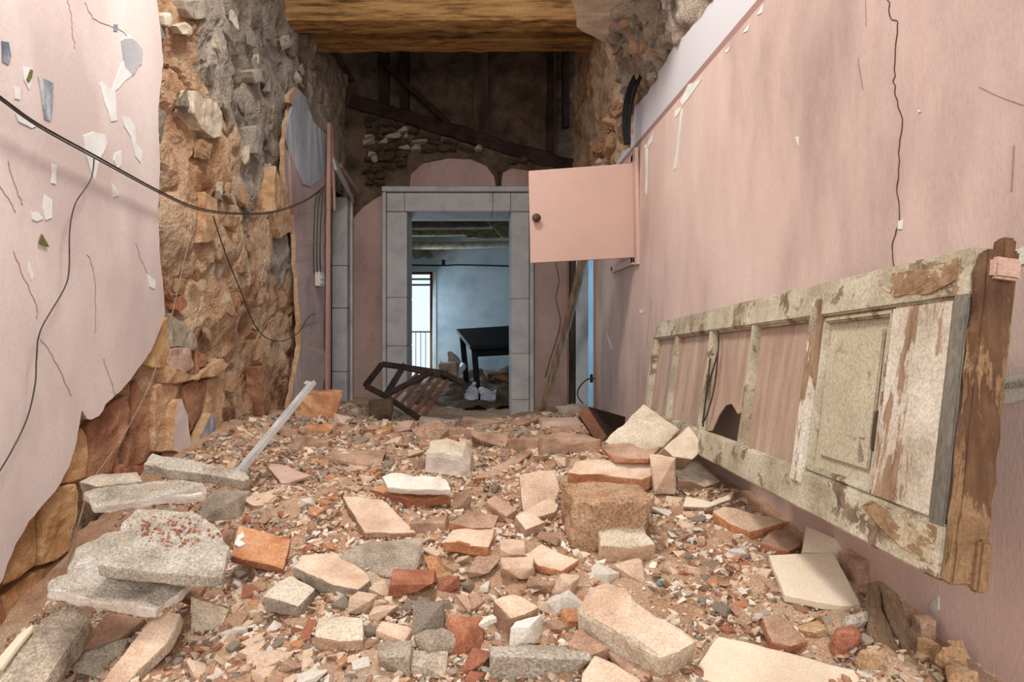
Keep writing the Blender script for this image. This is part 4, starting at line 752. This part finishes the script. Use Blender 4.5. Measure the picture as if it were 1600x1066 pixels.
# ================================================================ LEANING DOOR LEAF
T0 = Vector((.715, .905, CZ+.108)); U = Vector((.045, 1, -.052)).normalized(); Vd = Vector((-.069, -.02, -.466)).normalized(); Vd = (Vd-U*Vd.dot(U)).normalized()
N = U.cross(Vd).normalized()
if N.x > 0: N = -N
DW, DL = .471, 2.03
def dp(s, w_, n=0): return T0+U*s+Vd*w_+N*n
dl = empty('door_leaf', dp(DL/2, DW)); tag(dl, 'old glazed door leaf with chipped olive paint leaning on its side against the pink wall', 'door')
def dbox(name, s0, s1, w0, w1, n0, n1, m, parent=dl, bev=.004, L=.05, amp=.0015):
    bm = bmesh.new(); vs_ = [bm.verts.new(dp(s, w_, n)) for n in (n0, n1) for s, w_ in ((s0, w0), (s1, w0), (s1, w1), (s0, w1))]
    for f in ((0, 1, 2, 3), (4, 5, 6, 7), (0, 1, 5, 4), (1, 2, 6, 5), (2, 3, 7, 6), (3, 0, 4, 7)): bm.faces.new([vs_[i] for i in f])
    if bev: bmesh.ops.bevel(bm, geom=list(bm.edges), offset=bev, segments=2, affect='EDGES', clamp_overlap=True)
    if L: refine(bm, L, 6); displace(bm, amp, 20, s0)
    o = from_bm(name, bm, M[m], None)
    o.parent = parent; o.matrix_parent_inverse = (Matrix.Translation(-Vector(dl.location)) if parent is dl else Matrix.Identity(4)); return o
def dsub(par, *a, **k):
    o = dbox(*a, **k); o.parent = par; o.matrix_parent_inverse = Matrix.Identity(4); return o
dbox('stile', .0, DL, 0, .072, -.02, .02, 'doorpaint'); dbox('stile', .0, DL, DW-.078, DW, -.02, .02, 'doorpaint')
dbox('bottom_rail', .03, .185, .072, DW-.078, -.018, .018, 'doorworn')
dbox('end_edge', -.022, .002, .005, DW-.002, -.028, .016, 'doorbare', L=.03, amp=.006); dbox('groove_strip', .002, .032, .06, DW-.07, .012, .020, 'groove')
pn = dbox('panel', .185, .432, .072, DW-.078, -.008, .002, 'doorpanel'); dsub(pn, 'raised_field', .222, .398, .105, DW-.115, .001, .007, 'doorpanel', parent=dl)
dsub(pn, 'keyhole_plate', .196, .222, .25, .32, .002, .007, 'studwood', parent=dl)
for a, b, c_, e_ in ((.185, .199, .072, DW-.078), (.420, .434, .072, DW-.078)): dbox('moulding', a, b, c_, e_, -.004, .014, 'doorpaint', L=0)
for c_, e_ in ((.072, .086), (DW-.092, DW-.078)): dbox('moulding', .185, .434, c_, e_, -.004, .014, 'doorpaint', L=0)
dbox('lock_rail', .432, .472, .035, DW-.05, -.02, .026, 'doorworn', amp=.002)
for s in (.80, 1.17, 1.61): dbox('glazing_bar', s, s+.028, .066, DW-.072, -.016, .017, 'doorpaint')
dbox('top_rail', 1.975, DL, .072, DW-.078, -.02, .02, 'doorpaint')
for s0, s1 in ((.472, .80), (.828, 1.17), (1.198, 1.61), (1.638, 1.975)):
    if s0 == .828:                                       # the broken pane
        hole = [(1.17, .075), (.828, .075), (.828, .27), (.88, .285), (.845, .30), (.90, .315), (.96, .29), (1.01, .30), (1.06, .335), (1.10, .385), (1.17, .393)]
        o = prism('glass_pane', [dp(s, w_, -.002) for s, w_ in hole], N*-.003, M['glass'], None, 0, 0, 0); o.parent = dl; o.matrix_parent_inverse = Matrix.Translation(-Vector(dl.location)); o['label'] = 'broken glass pane with a jagged hole'
    else: dbox('glass_pane', s0, s1, .07, DW-.076, -.005, -.002, 'glass', bev=0, L=0)
    for w_ in (.066, DW-.08): dbox('glazing_bead', s0, s1, w_, w_+.012, 0, .012, 'doorpaint', L=0)
def dpatch(pts, m, n=.0212, par=dl):
    o = prism('worn_patch', jagged([dp(a, b, n) for a, b in pts], .012, .003, pts[0][0]*9), N*-.0022, M[m], None, 0, 0, 0); o.parent = par; o.matrix_parent_inverse = Matrix.Translation(-Vector(dl.location))
dpatch([(.03, .012), (.10, .018), (.19, .014), (.23, .03), (.18, .055), (.08, .06), (.03, .045)], 'doorscuff'); dpatch([(.01, .40), (.08, .402), (.17, .398), (.20, .415), (.12, .44), (.04, .455), (.01, .45)], 'doorscuff')
dpatch([(.24, .30), (.26, .302), (.25, .345), (.236, .34)], 'grey', .0078); dpatch([(.44, .06), (.465, .05), (.468, .12), (.45, .16), (.437, .12)], 'grey', .0268)
dbox('hinge_block', -.034, -.006, .018, .048, -.024, .012, 'rose', amp=.0005); dbox('splinter', -.026, -.004, -.012, .02, -.02, .0, 'doorbare'); dbox('splinter', -.03, -.01, DW-.07, DW+.002, -.03, -.012, 'doorbare')
o = empty('wire_bundle', dp(1.14, .36, .01)); tag(o, 'loose wires springing up inside the broken pane of the leaning door', 'wire')
for pts in ([(1.16, .37), (1.15, .25), (1.10, .14), (1.13, .06)], [(1.15, .38), (1.165, .24), (1.168, .16)], [(1.14, .36), (1.09, .26), (1.10, .12)]):
    c = tube('strand', [dp(s, w_, .012) for s, w_ in pts], .0026, M['cable'], o, 5)

# ================================================================ WALL CABINET WITH OPEN DOOR
cb = empty('wall_cabinet', P(995, 410, 3.42)); tag(cb, 'pink wall cabinet whose square door stands open across the corridor', 'cabinet')
A, B, C_, D_ = P(826, 267, 3.40), P(991, 255, 3.43), P(995, 402, 3.43), P(829, 411, 3.40)
dr = prism('door', [A, B, C_, D_], (0, .022, 0), M['panel_pink'], cb, .002, 0, 0)
bm = bmesh.new(); bmesh.ops.create_cone(bm, cap_ends=True, segments=20, radius1=.014, radius2=.024, depth=.03); bmesh.ops.bevel(bm, geom=list(bm.edges), offset=.004, segments=2, affect='EDGES', clamp_overlap=True)
bmesh.ops.rotate(bm, verts=bm.verts, cent=(0, 0, 0), matrix=Matrix.Rotation(PI/2, 3, 'X')); bmesh.ops.translate(bm, verts=bm.verts, vec=P(838, 341, 3.385))
kn = from_bm('knob', bm, M['studwood'], None, True); kn.parent = dr; kn['label'] = 'round dark knob'
bar('frame', P(993, 232, 3.38), P(996, 414, 3.38), .02, .05, M['panel_pink'], cb, (0, 1, 0), .002)
box('frame', XR-.022, XR+.02, 3.42, 3.46, CZ+.33, CZ+.93, M['panel_pink'], cb, .002); box('frame', XR-.022, XR+.02, 3.42, 4.0, CZ+.32, CZ+.36, M['panel_pink'], cb, .002)
box('frame', XR-.022, XR+.02, 3.42, 4.0, CZ+.87, CZ+.91, M['panel_pink'], cb, .002); box('frame', XR-.022, XR+.02, 3.96, 4.0, CZ+.33, CZ+.9, M['panel_pink'], cb, .002)
o = tube('wooden_pole', [P(911, 404, 5.25), P(893, 480, 5.4), P(868, 570, 5.55), P(846, 644, 5.7)], .04, M['oldplank'], None, 7, 4, .75); tag(o, 'splintered brown pole leaning below the open cabinet door', 'pole')
o = tube('loose_wire', [P(940, 594, 4.6), P(920, 592, 4.7), P(905, 606, 4.8), P(903, 620, 4.8), P(914, 634, 4.8)], .006, M['cable'], None, 5); tag(o, 'dark wire curling out of the right side doorway', 'wire')
o = bar('wire_clip', P(924, 585, 4.75), P(924, 598, 4.75), .02, .02, M['black'], None, (0, 1, 0), .002); tag(o, 'small black clip hanging in the right side doorway', 'clip')
# bundle of black cables at the broken top of the right wall
o = empty('cable_bundle', P(980, 225, 3.5)); tag(o, 'bundle of black cables hanging from the broken top of the right wall', 'cable')
for dx, dd in ((0, 3.3), (6, 3.26), (-4, 3.34)): tube('strand', [P(1008+dx*.6, 98, dd-.1), P(990+dx, 130, dd), P(980+dx, 165, dd), P(978+dx*.8, 200, dd), P(980+dx*.4, 226, dd)], .009, M['black'], o, 7)

# ================================================================ CABLES ON THE LEFT WALL
def wallrun(name, pts, offs, r, m, lab, parent=None):
    n = len(pts); o = tube(name, [leftpt(x, y, offs[0]+(offs[1]-offs[0])*i/(n-1)) for i, (x, y) in enumerate(pts)], r, M[m], parent, 7, 6)
    return tag(o, lab, 'cable') if lab else o
e_ = empty('hanging_cable', leftpt(508, 290, .03)); tag(e_, 'thick twin brown cable sagging across the left wall', 'cable')
wallrun('strand', [(-80, 92), (0, 151), (60, 194), (150, 244), (250, 299), (310, 325), (370, 333), (430, 330), (480, 311), (508, 290)], (.04, .03), .0034, 'cable', None, e_)
wallrun('strand', [(-80, 96), (0, 155), (60, 198), (150, 248), (250, 302), (310, 328), (370, 335), (430, 332), (480, 313), (508, 291)], (.044, .034), .0026, 'cable', None, e_)
wallrun('thin_wire', [(147, 248), (142, 280), (118, 318), (109, 360), (108, 420), (100, 452), (64, 515), (57, 560), (55, 600), (42, 655), (18, 705), (-10, 752)], (.03, .025), .0020, 'cable', 'thin dark wire hanging down the pink plaster from the thick cable')
wallrun('thin_wire', [(303, 335), (292, 390), (278, 450), (262, 520), (238, 590), (205, 660), (170, 715), (142, 755), (128, 800), (112, 860), (104, 890)], (.06, .12), .0022, 'wire', 'pale wire hanging over the bare stones to the left slabs')
wallrun('thin_wire', [(333, 338), (352, 395), (376, 455), (398, 508), (420, 530), (446, 532), (468, 518), (480, 498), (492, 490)], (.05, .03), .003, 'cable', 'dark wire looping from the cable to the plaster by the side doorway')
for i, x in enumerate((494, 499, 504)):
    wallrun('thin_wire', [(506, 292+i*3), (x, 310), (x-3, 350), (x-4, 400), (x-3, 428)], (.04, .015), .004, 'cable', ('leftmost', 'middle', 'rightmost')[i]+' of three short wires dropping beside the left doorway')
o = box('socket_box', XL-.005, XL+.035, 4.84, 4.98, CZ+.29, CZ+.40, M['plastic'], None, .004); tag(o, 'small ivory socket box on the dull plaster left of the side doorway', 'socket')
for zz in (.32, .36): box('cover', XL+.03, XL+.042, 4.86, 4.96, CZ+zz-.014, CZ+zz+.014, M['plastic'], o, .002)

# ================================================================ BROKEN SHUTTER BELOW THE DOORWAY, ROOM BEHIND
sh = empty('broken_shutter', P(640, 655, 5.3)); tag(sh, 'collapsed dark wooden shutter frame with brown slats lying in the doorway', 'shutter')
def sb(name, a, b, wd, m='darkwood', th=.03): return bar(name, P(*a), P(*b), wd, th, M[m], sh, (0, -1, .4), .003)
for a, b in (((571, 603, 5.2), (597, 569, 5.45)), ((597, 569, 5.45), (700, 584, 5.6)), ((571, 603, 5.2), (602, 619, 5.2)), ((602, 619, 5.2), (632, 570, 5.45)), ((602, 619, 5.2), (664, 660, 5.05)), ((632, 574, 5.45), (722, 596, 5.6)), ((602, 618, 5.19), (676, 580, 5.4)), ((690, 582, 5.5), (725, 600, 5.6))):
    sb('frame_bar', a, b, .045)
for i in range(5):
    k = i/4; a = P(615+k*44, 624+k*30, 5.15-.08*k); b = P(652+k*48, 584+k*10, 5.45+.05*k)
    bar('slat', a, b, .036 if i > 1 else .028, .014, M['slatwood'], sh, (0, -1, .4), .002)
tb = empty('black_table', (0.2, 8.6, .12)); tag(tb, 'black square-legged table standing askew in the room behind the doorway', 'table')
tt = [P(713, 514, 8.7), P(735, 541, 8.05), P(840, 536, 8.05), P(830, 507, 8.8)]
prism('table_top', tt, (0, 0, -.05), M['black'], tb, .006, 0, 0)
prism('apron', [P(740, 546, 8.15), P(836, 541, 8.15), P(836, 553, 8.15), P(740, 558, 8.15)], (0, .03, 0), M['black'], tb, .002, 0, 0)
for a, b in (((741, 545, 8.15), (748, 632, 8.1)), ((722, 520, 8.65), (729, 598, 8.7)), ((832, 540, 8.15), (836, 630, 8.1)), ((826, 512, 8.7), (828, 596, 8.75))): bar('leg', P(*a), P(*b), .075, .075, M['black'], tb, (0, 1, 0), .005)
def mound(u, v):
    x = -2.2+u*3.7; y = 6.78+v*3.32; p = Vector((x, y, 4)); return Vector((x, y, max(.02, .30-.28*v*0+.14*fbm(p, 1.3, 4)+.05*fbm(p, 6, 3)+(.28*max(0, 1-abs(y-9.3)/1.0)*max(0, 1-abs(x-.45)/1.4)))))
tag(sheet('debris_bed', mound, 90, 90, M['darkmason']), 'dark crumbly debris covering the floor of the room behind', 'rubble', None, 'stuff')
for x0, y0, x1, y1, d, m, lab in ((686, 562, 716, 588, 8.4, 'brown', 'brown block leaning behind the broken shutter'), (700, 545, 722, 575, 9.0, 'greymason', 'heap of pale rags behind the black table leg'), (752, 578, 800, 600, 8.9, 'darkmason', 'dark log lying under the black table'), (770, 585, 800, 598, 8.4, 'red', 'reddish rubble lump under the black table'), (706, 600, 722, 628, 7.6, 'darkmason', 'dark earth lump left of the black table'), (775, 600, 800, 640, 7.4, 'darkmason', 'dark earth lump beside the right jamb')):
    rock('debris_lump', lab, 'debris', (x0, y0, x1, y1), m, .4, d, .9, .1)
for pts, d, lab in (([(724, 622), (732, 604), (742, 598), (746, 628), (738, 632), (728, 630)], 7.5, 'crumpled white plastic bag left of the front leg of the black table'), ([(752, 610), (766, 614), (784, 610), (782, 622), (772, 630), (758, 636), (752, 628)], 7.5, 'crumpled white plastic bag right of the front leg of the black table'), ([(711, 582), (724, 566), (727, 572), (722, 586), (716, 590)], 8.6, 'pale blue-white sheet scrap leaning at the back of the black table')):
    o = prism('plastic_bag', jagged([P(x, y, d) for x, y in pts], .05, .02, d), (0, .12, 0), M['bag'], None, .01, .05, .04, 7, d); tag(o, lab, 'bag')
o = prism('white_board', [P(669, 644, 6.6), P(700, 635, 6.9), P(728, 641, 6.8), P(706, 645, 6.6)], (0, 0, -.015), M['bag'], None, .002, 0, 0); tag(o, 'flat pale board on the floor just inside the doorway', 'board')
for m in bpy.data.materials:
    if 'out' in m: del m['out']
